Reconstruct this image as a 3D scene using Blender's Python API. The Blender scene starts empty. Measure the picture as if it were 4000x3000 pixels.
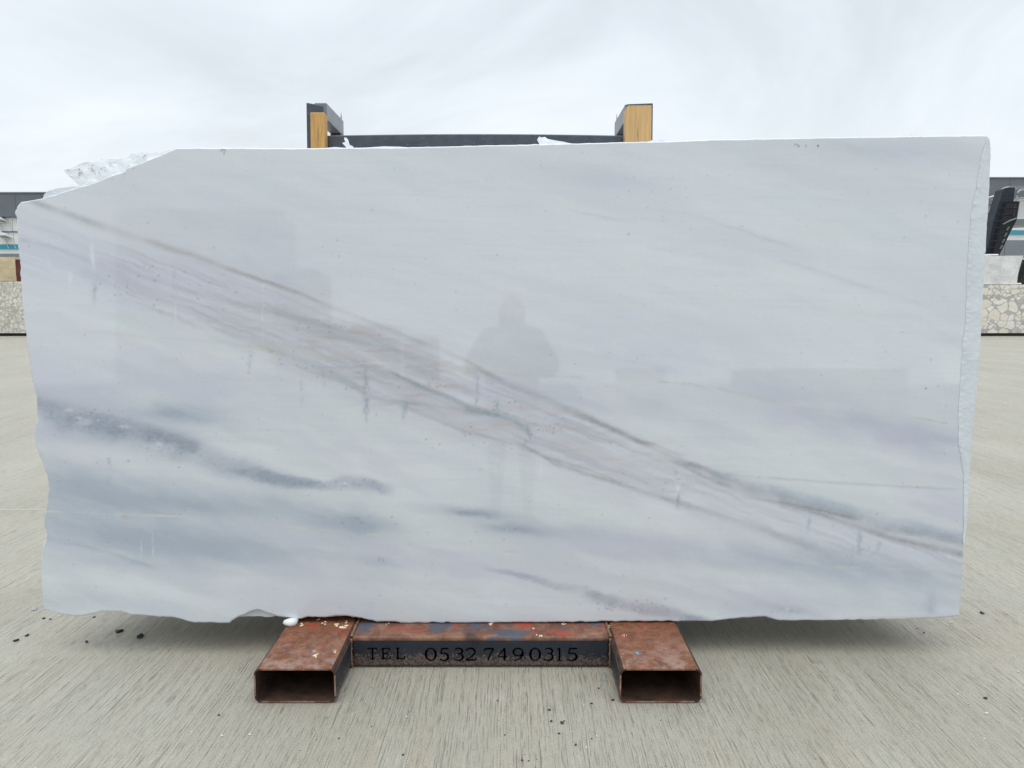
import bpy, bmesh, math, random
import numpy as np
from mathutils import Vector, Matrix

R = math.radians
random.seed(7)
rng = np.random.default_rng(11)
scene = bpy.context.scene
C = scene.collection

# ------------------------------------------------------------------ camera
F = 2850.0                 # focal length in photo pixels (photo 4000 x 3000)
PITCH = R(6.6)             # looking slightly down
CAM = np.array([0.0, 0.0, 1.2])
cd = bpy.data.cameras.new('camera')
cam = bpy.data.objects.new('camera', cd)
C.objects.link(cam)
cam.location = CAM
cam.rotation_euler = (R(90) - PITCH, 0, 0)
cd.sensor_width = 36.0
cd.lens = 36.0 * F / 4000.0
cd.clip_start = 0.05
cd.clip_end = 6000
scene.camera = cam
scene.render.resolution_x = 1024
scene.render.resolution_y = 768

# ------------------------------------------------------------------ sky, sun, exposure
SUN_EL, SUN_AZ = R(78), R(196)      # high behind the cloud, over the photographer's shoulder
world = bpy.data.worlds.new('World')
scene.world = world
world.use_nodes = True
wt = world.node_tree
wt.nodes.clear()


def N(t, typ, **kw):
    n = t.nodes.new(typ)
    for k, v in kw.items():
        if k.startswith('i_'):
            key = k[2:].replace('_', ' ')
            n.inputs[key].default_value = v
        else:
            setattr(n, k, v)
    return n


def build_world():
    t = wt
    L = t.links.new
    out = N(t, 'ShaderNodeOutputWorld')
    bg = N(t, 'ShaderNodeBackground')
    bg.inputs['Strength'].default_value = 0.1
    sky = N(t, 'ShaderNodeTexSky', sky_type='NISHITA')
    sky.sun_disc = False
    sky.sun_elevation = SUN_EL
    sky.sun_rotation = SUN_AZ
    sky.air_density = 1.0
    sky.dust_density = 2.0
    tc = N(t, 'ShaderNodeTexCoord')
    sep = N(t, 'ShaderNodeSeparateXYZ')
    L(tc.outputs['Generated'], sep.inputs[0])
    # flatten the direction onto a cloud layer
    zc = N(t, 'ShaderNodeMath', operation='MAXIMUM')
    zc.inputs[1].default_value = 0.0
    L(sep.outputs['Z'], zc.inputs[0])
    za = N(t, 'ShaderNodeMath', operation='ADD')
    za.inputs[1].default_value = 0.42
    L(zc.outputs[0], za.inputs[0])
    dx = N(t, 'ShaderNodeMath', operation='DIVIDE')
    dy = N(t, 'ShaderNodeMath', operation='DIVIDE')
    L(sep.outputs['X'], dx.inputs[0]); L(za.outputs[0], dx.inputs[1])
    L(sep.outputs['Y'], dy.inputs[0]); L(za.outputs[0], dy.inputs[1])
    cb = N(t, 'ShaderNodeCombineXYZ')
    L(dx.outputs[0], cb.inputs[0]); L(dy.outputs[0], cb.inputs[1])
    mp = N(t, 'ShaderNodeMapping')
    mp.inputs['Location'].default_value = (6.0, 1.35, 0)
    mp.inputs['Rotation'].default_value = (0, 0, R(24))
    mp.inputs['Scale'].default_value = (0.75, 1.0, 1.0)
    L(cb.outputs[0], mp.inputs[0])
    n1 = N(t, 'ShaderNodeTexNoise')
    n1.inputs['Scale'].default_value = 1.75
    n1.inputs['Detail'].default_value = 5
    n1.inputs['Roughness'].default_value = 0.58
    n1.inputs['Distortion'].default_value = 0.5
    L(mp.outputs[0], n1.inputs['Vector'])
    ramp = N(t, 'ShaderNodeValToRGB')
    e = ramp.color_ramp.elements
    e[0].position = 0.34; e[0].color = (6.9, 7.55, 7.95, 1)
    e[1].position = 0.62; e[1].color = (9.3, 9.9, 10.6, 1)
    m = e.new(0.48); m.color = (8.1, 8.75, 9.35, 1)
    L(n1.outputs['Fac'], ramp.inputs[0])
    # the deck of cloud thins and brightens towards the horizon
    hz = N(t, 'ShaderNodeMapRange')
    hz.inputs['From Min'].default_value = 0.02
    hz.inputs['From Max'].default_value = 0.34
    hz.inputs['To Min'].default_value = 0.55
    hz.inputs['To Max'].default_value = 0.0
    L(zc.outputs[0], hz.inputs['Value'])
    mh = N(t, 'ShaderNodeMix', data_type='RGBA')
    mh.inputs[7].default_value = (10.0, 10.5, 10.8, 1)
    L(hz.outputs[0], mh.inputs[0]); L(ramp.outputs[0], mh.inputs[6])
    mx = N(t, 'ShaderNodeMix', data_type='RGBA')
    mx.inputs[0].default_value = 0.92
    L(sky.outputs[0], mx.inputs[6]); L(mh.outputs[2], mx.inputs[7])
    zg = N(t, 'ShaderNodeMapRange', interpolation_type='SMOOTHSTEP')
    zg.inputs['From Min'].default_value = 0.40
    zg.inputs['From Max'].default_value = 1.0
    zg.inputs['To Min'].default_value = 1.0
    zg.inputs['To Max'].default_value = 2.3
    L(zc.outputs[0], zg.inputs['Value'])
    vm = N(t, 'ShaderNodeVectorMath', operation='SCALE')
    L(mx.outputs[2], vm.inputs[0]); L(zg.outputs[0], vm.inputs['Scale'])
    L(vm.outputs[0], bg.inputs['Color'])
    L(bg.outputs[0], out.inputs[0])


build_world()
sl = bpy.data.lights.new('sun', 'SUN')
sun = bpy.data.objects.new('sun', sl)
C.objects.link(sun)
sl.energy = 0.75
sl.angle = R(40)
sl.color = (1.0, 0.98, 0.95)
sd = Vector((math.sin(SUN_AZ) * math.cos(SUN_EL), math.cos(SUN_AZ) * math.cos(SUN_EL), math.sin(SUN_EL)))
sun.rotation_euler = sd.to_track_quat('Z', 'Y').to_euler()
sun.location = sd * 50

vs = scene.view_settings
vs.view_transform = 'Standard'
vs.look = 'None'
vs.gamma = 1.0
vs.use_curve_mapping = False
vs.exposure = 0.04

# ------------------------------------------------------------------ pixel <-> place
RIGHT = np.array([1.0, 0, 0])
FWD = np.array([0, math.cos(PITCH), -math.sin(PITCH)])
UP = np.array([0, math.sin(PITCH), math.cos(PITCH)])


def ray(x, y):
    return RIGHT * ((x - 2000) / F) + FWD + UP * ((1500 - y) / F)


def on_ground(x, y, z=0.0):
    d = ray(x, y)
    t = (z - CAM[2]) / d[2]
    return CAM + d * t


def on_Y(x, y, Y):
    d = ray(x, y)
    return CAM + d * (Y / d[1])


FOOT_H = 0.110
ang = math.atan((2433 - 1500) / F) + PITCH
ZS = (CAM[2] - FOOT_H) / math.tan(ang)           # where the front slab stands
LEAN = R(3.3)
SO = np.array([0.0, ZS, FOOT_H])
NV = np.array([0, -math.cos(LEAN), math.sin(LEAN)])   # slab normal, towards the camera
SV = np.array([0, math.sin(LEAN), math.cos(LEAN)])    # up along the slab


def slab_uv(x, y, w=0.0):
    """pixel -> (u, v) on the plane w metres behind the front face"""
    d = ray(x, y)
    o = SO - NV * w
    t = np.dot(o - CAM, NV) / np.dot(d, NV)
    p = CAM + d * t - o
    return np.array([p[0], np.dot(p, SV)])


def uv_to_px(u, v):
    """slab front-face (u, v) arrays -> photo pixels"""
    X = u
    Y = SO[1] + v * SV[1]
    Z = SO[2] + v * SV[2] - CAM[2]
    dep = Y * FWD[1] + Z * FWD[2]
    hh = Y * UP[1] + Z * UP[2]
    return 2000 + F * X / dep, 1500 - F * hh / dep


# ------------------------------------------------------------------ helpers
def tag(o, label=None, cat=None, group=None, kind=None):
    if label: o['label'] = label
    if cat: o['category'] = cat
    if group: o['group'] = group
    if kind: o['kind'] = kind
    return o


def empty(name, loc=(0, 0, 0), rot=(0, 0, 0)):
    o = bpy.data.objects.new(name, None)
    C.objects.link(o)
    o.location = loc
    o.rotation_euler = rot
    o.empty_display_size = 0.1
    return o


def mesh_obj(name, me, mat, parent=None, loc=None, rot=None):
    o = bpy.data.objects.new(name, me)
    C.objects.link(o)
    if mat and not me.materials:
        me.materials.append(mat)
    if parent: o.parent = parent
    if loc is not None: o.location = loc
    if rot is not None: o.rotation_euler = rot
    return o


def from_bm(name, bm, mat, parent=None, loc=None, rot=None, smooth=False):
    me = bpy.data.meshes.new(name)
    bmesh.ops.recalc_face_normals(bm, faces=bm.faces[:])
    bm.to_mesh(me)
    bm.free()
    if smooth:
        for p in me.polygons: p.use_smooth = True
    return mesh_obj(name, me, mat, parent, loc, rot)


def bm_box(bm, lo, hi, bev=0.0, seg=2):
    r = bmesh.ops.create_cube(bm, size=1.0)
    vs_ = r['verts']
    for v in vs_:
        for k in range(3):
            v.co[k] = lo[k] + (v.co[k] + 0.5) * (hi[k] - lo[k])
    if bev > 0:
        es = list({e for v in vs_ for e in v.link_edges})
        bmesh.ops.bevel(bm, geom=es, offset=bev, segments=seg, affect='EDGES', profile=0.5)


def box(name, lo, hi, mat, parent=None, bev=0.0, loc=None, rot=None, seg=2):
    bm = bmesh.new()
    bm_box(bm, lo, hi, bev, seg)
    return from_bm(name, bm, mat, parent, loc, rot)


def bm_prism(bm, poly, axis, a, b):
    """extrude a 2-d polygon: axis 'y' -> poly is (x,z); 'x' -> (y,z); 'z' -> (x,y)"""
    def P(p, t):
        return {'y': (p[0], t, p[1]), 'x': (t, p[0], p[1]), 'z': (p[0], p[1], t)}[axis]
    A = [bm.verts.new(P(p, a)) for p in poly]
    B = [bm.verts.new(P(p, b)) for p in poly]
    n = len(poly)
    bm.faces.new(A)
    bm.faces.new(B[::-1])
    for i in range(n):
        bm.faces.new((A[i], A[(i + 1) % n], B[(i + 1) % n], B[i]))


def bm_tube(bm, pts, rad, seg=8, cap=True):
    pts = [Vector(p) for p in pts]
    rads = rad if isinstance(rad, (list, tuple)) else [rad] * len(pts)
    rings = []
    ref = Vector((0, 0, 1))
    for i, p in enumerate(pts):
        d = (pts[min(i + 1, len(pts) - 1)] - pts[max(i - 1, 0)]).normalized()
        r_ = ref if abs(d.dot(ref)) < 0.95 else Vector((1, 0, 0))
        a = d.cross(r_).normalized()
        b = d.cross(a).normalized()
        rings.append([bm.verts.new(p + (a * math.cos(2 * math.pi * k / seg) + b * math.sin(2 * math.pi * k / seg)) * rads[i]) for k in range(seg)])
    for i in range(len(rings) - 1):
        for k in range(seg):
            bm.faces.new((rings[i][k], rings[i][(k + 1) % seg], rings[i + 1][(k + 1) % seg], rings[i + 1][k]))
    if cap:
        bm.faces.new(rings[0])
        bm.faces.new(rings[-1][::-1])


# numpy value noise --------------------------------------------------------
def vnoise(x, y, seed=0):
    xi = np.floor(x).astype(np.int64)
    yi = np.floor(y).astype(np.int64)
    fx = x - xi
    fy = y - yi
    fx = fx * fx * fx * (fx * (fx * 6 - 15) + 10)
    fy = fy * fy * fy * (fy * (fy * 6 - 15) + 10)

    def h(a, b):
        n = (a * 374761393 + b * 668265263 + seed * 1442695041) & 0x7fffffff
        n = ((n ^ (n >> 13)) * 1274126177) & 0x7fffffff
        n = (n ^ (n >> 16)) & 0xffff
        return n / 65535.0
    v00, v10, v01, v11 = h(xi, yi), h(xi + 1, yi), h(xi, yi + 1), h(xi + 1, yi + 1)
    return (v00 * (1 - fx) + v10 * fx) * (1 - fy) + (v01 * (1 - fx) + v11 * fx) * fy


def fbm(x, y, seed=0, oct=4, gain=0.5):
    s = 0
    a = 1.0
    tot = 0
    for k in range(oct):
        s = s + a * vnoise(x * 2 ** k + 17.3 * k, y * 2 ** k - 9.1 * k, seed + k)
        tot += a
        a *= gain
    return s / tot


# ------------------------------------------------------------------ materials
def new_mat(name):
    m = bpy.data.materials.new(name)
    m.use_nodes = True
    t = m.node_tree
    b = t.nodes['Principled BSDF']
    return m, t, b


def noise(t, vec, scale, detail=4, rough=0.55, dist=0.0):
    n = N(t, 'ShaderNodeTexNoise')
    n.inputs['Scale'].default_value = scale
    n.inputs['Detail'].default_value = detail
    n.inputs['Roughness'].default_value = rough
    n.inputs['Distortion'].default_value = dist
    if vec is not None: t.links.new(vec, n.inputs['Vector'])
    return n.outputs['Fac']


def mapping(t, vec, scale=(1, 1, 1), loc=(0, 0, 0), rot=(0, 0, 0)):
    m = N(t, 'ShaderNodeMapping')
    m.inputs['Scale'].default_value = scale
    m.inputs['Location'].default_value = loc
    m.inputs['Rotation'].default_value = rot
    t.links.new(vec, m.inputs['Vector'])
    return m.outputs[0]


def ramp(t, fac, stops):
    r = N(t, 'ShaderNodeValToRGB')
    el = r.color_ramp.elements
    while len(el) < len(stops): el.new(0.5)
    for e, (p, c) in zip(el, stops):
        e.position = p
        e.color = (c, c, c, 1) if not isinstance(c, (tuple, list)) else (*c, 1)
    t.links.new(fac, r.inputs[0])
    return r.outputs[0]


def mix(t, fac, a, b, mode='MIX'):
    m = N(t, 'ShaderNodeMix', data_type='RGBA', blend_type=mode)
    for s, v in ((0, fac), (6, a), (7, b)):
        if hasattr(v, 'links'): t.links.new(v, m.inputs[s])
        elif isinstance(v, (tuple, list)): m.inputs[s].default_value = (*v, 1)
        else: m.inputs[s].default_value = v
    return m.outputs[2]


def math_(t, op, a, b=None):
    m = N(t, 'ShaderNodeMath', operation=op)
    for s, v in ((0, a), (1, b)):
        if v is None: continue
        if hasattr(v, 'links'): t.links.new(v, m.inputs[s])
        else: m.inputs[s].default_value = v
    return m.outputs[0]


def bump(t, b, height, strength, dist=0.01):
    n = N(t, 'ShaderNodeBump')
    n.inputs['Strength'].default_value = strength
    n.inputs['Distance'].default_value = dist
    t.links.new(height, n.inputs['Height'])
    t.links.new(n.outputs[0], b.inputs['Normal'])


def obco(t):
    return N(t, 'ShaderNodeTexCoord').outputs['Object']


def mat_plain(name, col, rough=0.6, var=0.12, scale=6.0, metal=0.0, bumps=0.0):
    m, t, b = new_mat(name)
    o = obco(t)
    f = noise(t, o, scale, 5, 0.6)
    lo = tuple(c * (1 - var) for c in col)
    hi = tuple(min(1, c * (1 + var)) for c in col)
    t.links.new(ramp(t, f, [(0.3, lo), (0.7, hi)]), b.inputs['Base Color'])
    b.inputs['Roughness'].default_value = rough
    b.inputs['Metallic'].default_value = metal
    if bumps: bump(t, b, noise(t, o, scale * 8, 4), bumps, 0.005)
    return m


def mat_concrete():
    m, t, b = new_mat('broomed_concrete')
    o = obco(t)
    warp = noise(t, o, 1.6, 3)
    wv = N(t, 'ShaderNodeCombineXYZ')
    t.links.new(math_(t, 'MULTIPLY', math_(t, 'SUBTRACT', warp, 0.5), 0.03), wv.inputs[0])
    va = N(t, 'ShaderNodeVectorMath', operation='ADD')
    t.links.new(o, va.inputs[0]); t.links.new(wv.outputs[0], va.inputs[1])
    wo = va.outputs[0]
    g1 = noise(t, mapping(t, wo, (230, 2.1, 1)), 1.0, 4, 0.62)
    g2 = noise(t, mapping(t, wo, (270, 17, 1), (3, 7, 0)), 1.0, 3, 0.6)
    g3 = noise(t, mapping(t, wo, (26, 0.5, 1), (9, 1, 0)), 1.0, 4, 0.6)
    gm = math_(t, 'ADD', math_(t, 'MULTIPLY', g1, 0.57), math_(t, 'MULTIPLY', g2, 0.43))
    # the broom bit deeper in some bands than in others
    deep = ramp(t, math_(t, 'ADD', math_(t, 'MULTIPLY', g3, 0.6), math_(t, 'MULTIPLY', noise(t, o, 4.5, 3), 0.4)), [(0.40, 0.35), (0.58, 1.0)])
    groove = ramp(t, gm, [(0.37, 0.0), (0.475, 1.0)])
    patch = noise(t, mapping(t, o, (1.5, 0.6, 1)), 0.8, 6, 0.65, 0.6)
    patch2 = noise(t, mapping(t, o, (1.6, 0.8, 1), (4, 2, 0)), 1.4, 4, 0.6)
    base = mix(t, ramp(t, patch, [(0.35, 0.0), (0.65, 1.0)]), (0.314, 0.292, 0.230), (0.378, 0.361, 0.300))
    base = mix(t, ramp(t, patch2, [(0.50, 0.0), (0.75, 0.40)]), base, (0.40, 0.345, 0.265))
    stain = noise(t, mapping(t, o, (3.2, 0.5, 1), (1, 9, 0)), 2.2, 3, 0.5)
    base = mix(t, ramp(t, stain, [(0.54, 0.0), (0.74, 0.45)]), base, (0.375, 0.300, 0.220))
    base = mix(t, ramp(t, g3, [(0.30, 0.22), (0.52, 0.0)]), base, (0.33, 0.30, 0.25))
    gd = math_(t, 'MULTIPLY', math_(t, 'SUBTRACT', 1.0, groove), deep)
    base = mix(t, math_(t, 'MULTIPLY', gd, 0.88), base, (0.115, 0.099, 0.075))
    base = mix(t, math_(t, 'MULTIPLY', ramp(t, gm, [(0.55, 0.0), (0.66, 0.45)]), deep), base, (0.60, 0.58, 0.52))
    mott = noise(t, mapping(t, o, (1, 0.45, 1), (2, 2, 2)), 55, 4, 0.65)
    base = mix(t, ramp(t, mott, [(0.36, 0.30), (0.50, 0.0)]), base, (0.33, 0.29, 0.235))
    grit = noise(t, o, 170, 3, 0.7)
    base = mix(t, ramp(t, grit, [(0.32, 0.60), (0.45, 0.0)]), base, (0.19, 0.168, 0.130))
    base = mix(t, ramp(t, grit, [(0.61, 0.0), (0.72, 0.55)]), base, (0.64, 0.62, 0.57))
    vo = N(t, 'ShaderNodeTexVoronoi')
    vo.inputs['Scale'].default_value = 30
    t.links.new(o, vo.inputs['Vector'])
    sp = math_(t, 'LESS_THAN', vo.outputs['Distance'], 0.07)
    sel = N(t, 'ShaderNodeSeparateColor')
    t.links.new(vo.outputs['Color'], sel.inputs[0])
    spd = math_(t, 'MULTIPLY', sp, math_(t, 'GREATER_THAN', sel.outputs[0], 0.78))
    base = mix(t, math_(t, 'MULTIPLY', spd, 0.85), base, (0.06, 0.05, 0.042))
    spl = math_(t, 'MULTIPLY', sp, math_(t, 'LESS_THAN', sel.outputs[0], 0.10))
    base = mix(t, math_(t, 'MULTIPLY', spl, 0.8), base, (0.70, 0.69, 0.64))
    t.links.new(base, b.inputs['Base Color'])
    b.inputs['Roughness'].default_value = 0.62
    b.inputs['Specular IOR Level'].default_value = 0.5
    h = math_(t, 'ADD', groove, math_(t, 'MULTIPLY', grit, 0.7))
    bump(t, b, h, 0.55, 0.003)
    return m


def mat_marble_attr():
    m, t, b = new_mat('polished_white_marble')
    a = N(t, 'ShaderNodeAttribute', attribute_name='marble')
    o = obco(t)
    g = noise(t, mapping(t, o, (7, 1, 60)), 3.0, 4, 0.6)
    c = mix(t, 1.0, a.outputs['Color'], ramp(t, g, [(0.3, 0.985), (0.7, 1.0)]), 'MULTIPLY')
    t.links.new(c, b.inputs['Base Color'])
    b.inputs['Roughness'].default_value = 0.035
    b.inputs['IOR'].default_value = 1.65
    return m


def mat_marble_edge(name='rough_marble_edge', col=(0.80, 0.84, 0.85), rough=0.55):
    m, t, b = new_mat(name)
    o = obco(t)
    f = noise(t, o, 9, 5, 0.65)
    t.links.new(ramp(t, f, [(0.3, tuple(c * 0.86 for c in col)), (0.65, col)]), b.inputs['Base Color'])
    b.inputs['Roughness'].default_value = rough
    bump(t, b, noise(t, o, 60, 5, 0.7), 0.2, 0.004)
    return m


def mat_rust(name='rusty_painted_steel', dust_y=None):
    m, t, b = new_mat(name)
    o = obco(t)
    f = noise(t, o, 34, 8, 0.74, 0.5)
    col = ramp(t, f, [(0.28, (0.060, 0.022, 0.013)), (0.42, (0.145, 0.050, 0.023)), (0.52, (0.205, 0.074, 0.031)), (0.62, (0.250, 0.100, 0.044)), (0.76, (0.34, 0.18, 0.10))])
    red = noise(t, mapping(t, o, (1, 1, 1), (5, 3, 1)), 26, 6, 0.62, 0.3)
    col = mix(t, ramp(t, red, [(0.605, 0.0), (0.62, 0.85)]), col, (0.36, 0.050, 0.030))
    blue = noise(t, mapping(t, o, (1, 1, 1), (1, 8, 4)), 11, 6, 0.6, 0.3)
    col = mix(t, ramp(t, blue, [(0.69, 0.0), (0.71, 0.85)]), col, (0.060, 0.082, 0.118))
    # pale dust towards the worn end
    sp = N(t, 'ShaderNodeSeparateXYZ')
    t.links.new(o, sp.inputs[0])
    du = noise(t, o, 22, 6, 0.7)
    g = N(t, 'ShaderNodeMapRange')
    g.inputs['From Min'].default_value = 0.24
    g.inputs['From Max'].default_value = 0.0
    g.inputs['To Min'].default_value = 0.0
    g.inputs['To Max'].default_value = 0.62
    t.links.new(sp.outputs['Y'], g.inputs['Value'])
    dm = math_(t, 'MULTIPLY', g.outputs[0], ramp(t, du, [(0.42, 0.0), (0.60, 1.0)]))
    col = mix(t, dm, col, (0.42, 0.31, 0.26))
    pale = noise(t, mapping(t, o, (1, 1, 1), (9, 2, 2)), 30, 4, 0.6)
    col = mix(t, ramp(t, pale, [(0.66, 0.0), (0.70, 0.5)]), col, (0.50, 0.42, 0.36))
    t.links.new(col, b.inputs['Base Color'])
    b.inputs['Roughness'].default_value = 0.62
    bump(t, b, math_(t, 'ADD', f, math_(t, 'MULTIPLY', noise(t, o, 90, 5, 0.7), 0.5)), 0.8, 0.006)
    return m


def mat_beam():
    """navy painted beam: mud splashed on its lower half, rust and primer on top"""
    m, t, b = new_mat('navy_beam_with_mud_splash')
    o = obco(t)
    f = noise(t, o, 16, 6, 0.66, 0.5)
    rust = ramp(t, f, [(0.30, (0.070, 0.030, 0.020)), (0.50, (0.165, 0.070, 0.040)), (0.72, (0.30, 0.16, 0.10))])
    red = noise(t, mapping(t, o, (0.6, 1, 1), (5, 3, 1)), 17, 6, 0.62, 0.3)
    rust = mix(t, ramp(t, red, [(0.575, 0.0), (0.59, 0.85)]), rust, (0.36, 0.050, 0.030))
    blue = noise(t, mapping(t, o, (0.6, 1, 1), (2, 8, 4)), 11, 6, 0.6, 0.3)
    rust = mix(t, ramp(t, blue, [(0.565, 0.0), (0.58, 0.85)]), rust, (0.060, 0.082, 0.118))
    navy = ramp(t, f, [(0.3, (0.008, 0.010, 0.016)), (0.7, (0.018, 0.024, 0.036))])
    sp = N(t, 'ShaderNodeSeparateXYZ')
    t.links.new(o, sp.inputs[0])
    mud = math_(t, 'ADD', math_(t, 'MULTIPLY', noise(t, o, 110, 4, 0.75), 0.75), math_(t, 'MULTIPLY', noise(t, o, 9, 3), 0.35))
    lim = N(t, 'ShaderNodeMapRange')
    lim.inputs['From Min'].default_value = 0.0
    lim.inputs['From Max'].default_value = 0.085
    lim.inputs['To Min'].default_value = 0.34
    lim.inputs['To Max'].default_value = 0.80
    t.links.new(sp.outputs['Z'], lim.inputs['Value'])
    mk = math_(t, 'GREATER_THAN', mud, lim.outputs[0])
    side = mix(t, mk, navy, ramp(t, noise(t, o, 140, 3), [(0.35, (0.035, 0.022, 0.018)), (0.70, (0.155, 0.115, 0.09))]))
    top = math_(t, 'GREATER_THAN', sp.outputs['Z'], 0.094)
    col = mix(t, top, side, rust)
    t.links.new(col, b.inputs['Base Color'])
    b.inputs['Roughness'].default_value = 0.6
    bump(t, b, math_(t, 'ADD', mud, f), 0.5, 0.004)
    return m


def mat_wood(name, col, sx=60, axis='z', seed=0.0):
    m, t, b = new_mat(name)
    o = obco(t)
    g = noise(t, mapping(t, o, (sx, sx, sx * 0.035), (seed, seed * 2, seed)), 3.0, 4, 0.6, 0.6)
    c = ramp(t, g, [(0.28, tuple(x * 0.55 for x in col)), (0.42, tuple(x * 0.92 for x in col)), (0.7, tuple(min(1, x * 1.12) for x in col))])
    n2 = noise(t, mapping(t, o, (9, 9, 2.0), (seed, 0, 0)), 2.0, 5, 0.6)
    c = mix(t, ramp(t, n2, [(0.54, 0.0), (0.76, 0.5)]), c, tuple(x * 0.6 for x in col))
    t.links.new(c, b.inputs['Base Color'])
    b.inputs['Roughness'].default_value = 0.62
    bump(t, b, g, 0.25, 0.002)
    return m


def mat_dark_steel(name, col, drops=True):
    m, t, b = new_mat(name)
    o = obco(t)
    f = noise(t, o, 18, 5, 0.6)
    c = ramp(t, f, [(0.3, tuple(x * 0.75 for x in col)), (0.7, tuple(x * 1.2 for x in col))])
    r_ = noise(t, mapping(t, o, (1, 1, 1), (3, 1, 7)), 24, 5, 0.65)
    c = mix(t, ramp(t, r_, [(0.71, 0.0), (0.73, 0.8)]), c, (0.25, 0.075, 0.035))
    t.links.new(c, b.inputs['Base Color'])
    b.inputs['Roughness'].default_value = 0.38
    if drops:
        vo = N(t, 'ShaderNodeTexVoronoi')
        vo.inputs['Scale'].default_value = 55
        t.links.new(mapping(t, o, (1, 1, 0.6)), vo.inputs['Vector'])
        bump(t, b, ramp(t, vo.outputs['Distance'], [(0.15, 1.0), (0.3, 0.0)]), 0.4, 0.004)
    return m


def mat_breccia(name, scale, matrix, clast_a, clast_b, gap=0.035):
    m, t, b = new_mat(name)
    o = obco(t)
    wn = N(t, 'ShaderNodeTexNoise')
    wn.inputs['Scale'].default_value = 2.4
    t.links.new(o, wn.inputs['Vector'])
    va = N(t, 'ShaderNodeVectorMath', operation='MULTIPLY_ADD')
    t.links.new(wn.outputs['Color'], va.inputs[0])
    va.inputs[1].default_value = (0.28, 0.28, 0.28)
    t.links.new(o, va.inputs[2])
    masks = None
    colr = None
    for k, (s, off) in enumerate(((scale, 0.0), (scale * 2.1, 5.0))):
        ed = N(t, 'ShaderNodeTexVoronoi', feature='DISTANCE_TO_EDGE')
        ce = N(t, 'ShaderNodeTexVoronoi', feature='F1')
        v = mapping(t, va.outputs[0], (1, 1, 1.25), (off, off, off))
        for n_ in (ed, ce):
            n_.inputs['Scale'].default_value = s
            t.links.new(v, n_.inputs['Vector'])
        mk = ramp(t, ed.outputs['Distance'], [(gap * (1 + 0.6 * k), 0.0), (gap * (1.5 + 0.6 * k) + 0.02, 1.0)])
        mk = math_(t, 'MULTIPLY', mk, ramp(t, ce.outputs['Distance'], [(0.58, 1.0), (0.68, 0.0)]))
        rnd = N(t, 'ShaderNodeSeparateColor')
        t.links.new(ce.outputs['Color'], rnd.inputs[0])
        cc = mix(t, rnd.outputs[0], clast_a, clast_b)
        if k == 0:
            keep = math_(t, 'GREATER_THAN', rnd.outputs[1], 0.38)
            masks = math_(t, 'MULTIPLY', mk, keep)
            colr = cc
            keep0 = keep
        else:
            small = math_(t, 'MULTIPLY', mk, math_(t, 'GREATER_THAN', rnd.outputs[1], 0.22))
            small = math_(t, 'MULTIPLY', small, math_(t, 'SUBTRACT', 1.0, keep0))
            colr = mix(t, keep0, cc, colr)
            masks = math_(t, 'ADD', masks, small)
    mt = mix(t, noise(t, o, 4, 5, 0.7), tuple(x * 0.55 for x in matrix), tuple(min(1, x * 1.5) for x in matrix))
    c = mix(t, masks, mt, colr)
    c = mix(t, 1.0, c, ramp(t, noise(t, o, 11, 5, 0.7), [(0.3, 0.86), (0.7, 1.0)]), 'MULTIPLY')
    t.links.new(c, b.inputs['Base Color'])
    b.inputs['Roughness'].default_value = 0.7
    return m


def mat_veined(name, col, vein, scale=1.3, amount=0.8):
    m, t, b = new_mat(name)
    o = obco(t)
    n1 = noise(t, o, scale, 7, 0.62, 1.4)
    v1 = ramp(t, n1, [(0.44, 0.0), (0.495, amount), (0.51, amount), (0.57, 0.0)])
    n2 = noise(t, mapping(t, o, (1, 1, 1), (7, 3, 2)), scale * 2.2, 6, 0.6, 1.0)
    v2 = ramp(t, n2, [(0.46, 0.0), (0.50, amount * 0.6), (0.54, 0.0)])
    c = mix(t, v1, col, vein)
    c = mix(t, v2, c, vein)
    c = mix(t, 1.0, c, ramp(t, noise(t, o, 3, 5, 0.6), [(0.3, 0.86), (0.7, 1.0)]), 'MULTIPLY')
    t.links.new(c, b.inputs['Base Color'])
    b.inputs['Roughness'].default_value = 0.65
    bump(t, b, noise(t, o, 16, 5, 0.6), 0.25, 0.03)
    return m


def mat_film():
    m, t, b = new_mat('wet_plastic_film')
    o = obco(t)
    f = noise(t, o, 30, 5, 0.6)
    c = ramp(t, f, [(0.3, (0.80, 0.83, 0.85)), (0.6, (0.88, 0.90, 0.91))])
    t.links.new(c, b.inputs['Base Color'])
    b.inputs['Roughness'].default_value = 0.28
    b.inputs['IOR'].default_value = 1.3
    bump(t, b, noise(t, o, 40, 3, 0.5, 0.5), 0.2, 0.004)
    return m


def mat_clothes():
    m, t, b = new_mat('dark_jacket_and_grey_trousers')
    o = obco(t)
    sp = N(t, 'ShaderNodeSeparateXYZ')
    t.links.new(o, sp.inputs[0])
    w = noise(t, o, 9, 4)
    top = mix(t, w, (0.035, 0.04, 0.05), (0.06, 0.065, 0.075))
    low = mix(t, w, (0.075, 0.072, 0.068), (0.12, 0.115, 0.105))
    t.links.new(mix(t, math_(t, 'GREATER_THAN', sp.outputs['Z'], 0.80), low, top), b.inputs['Base Color'])
    b.inputs['Roughness'].default_value = 0.85
    return m


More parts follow.
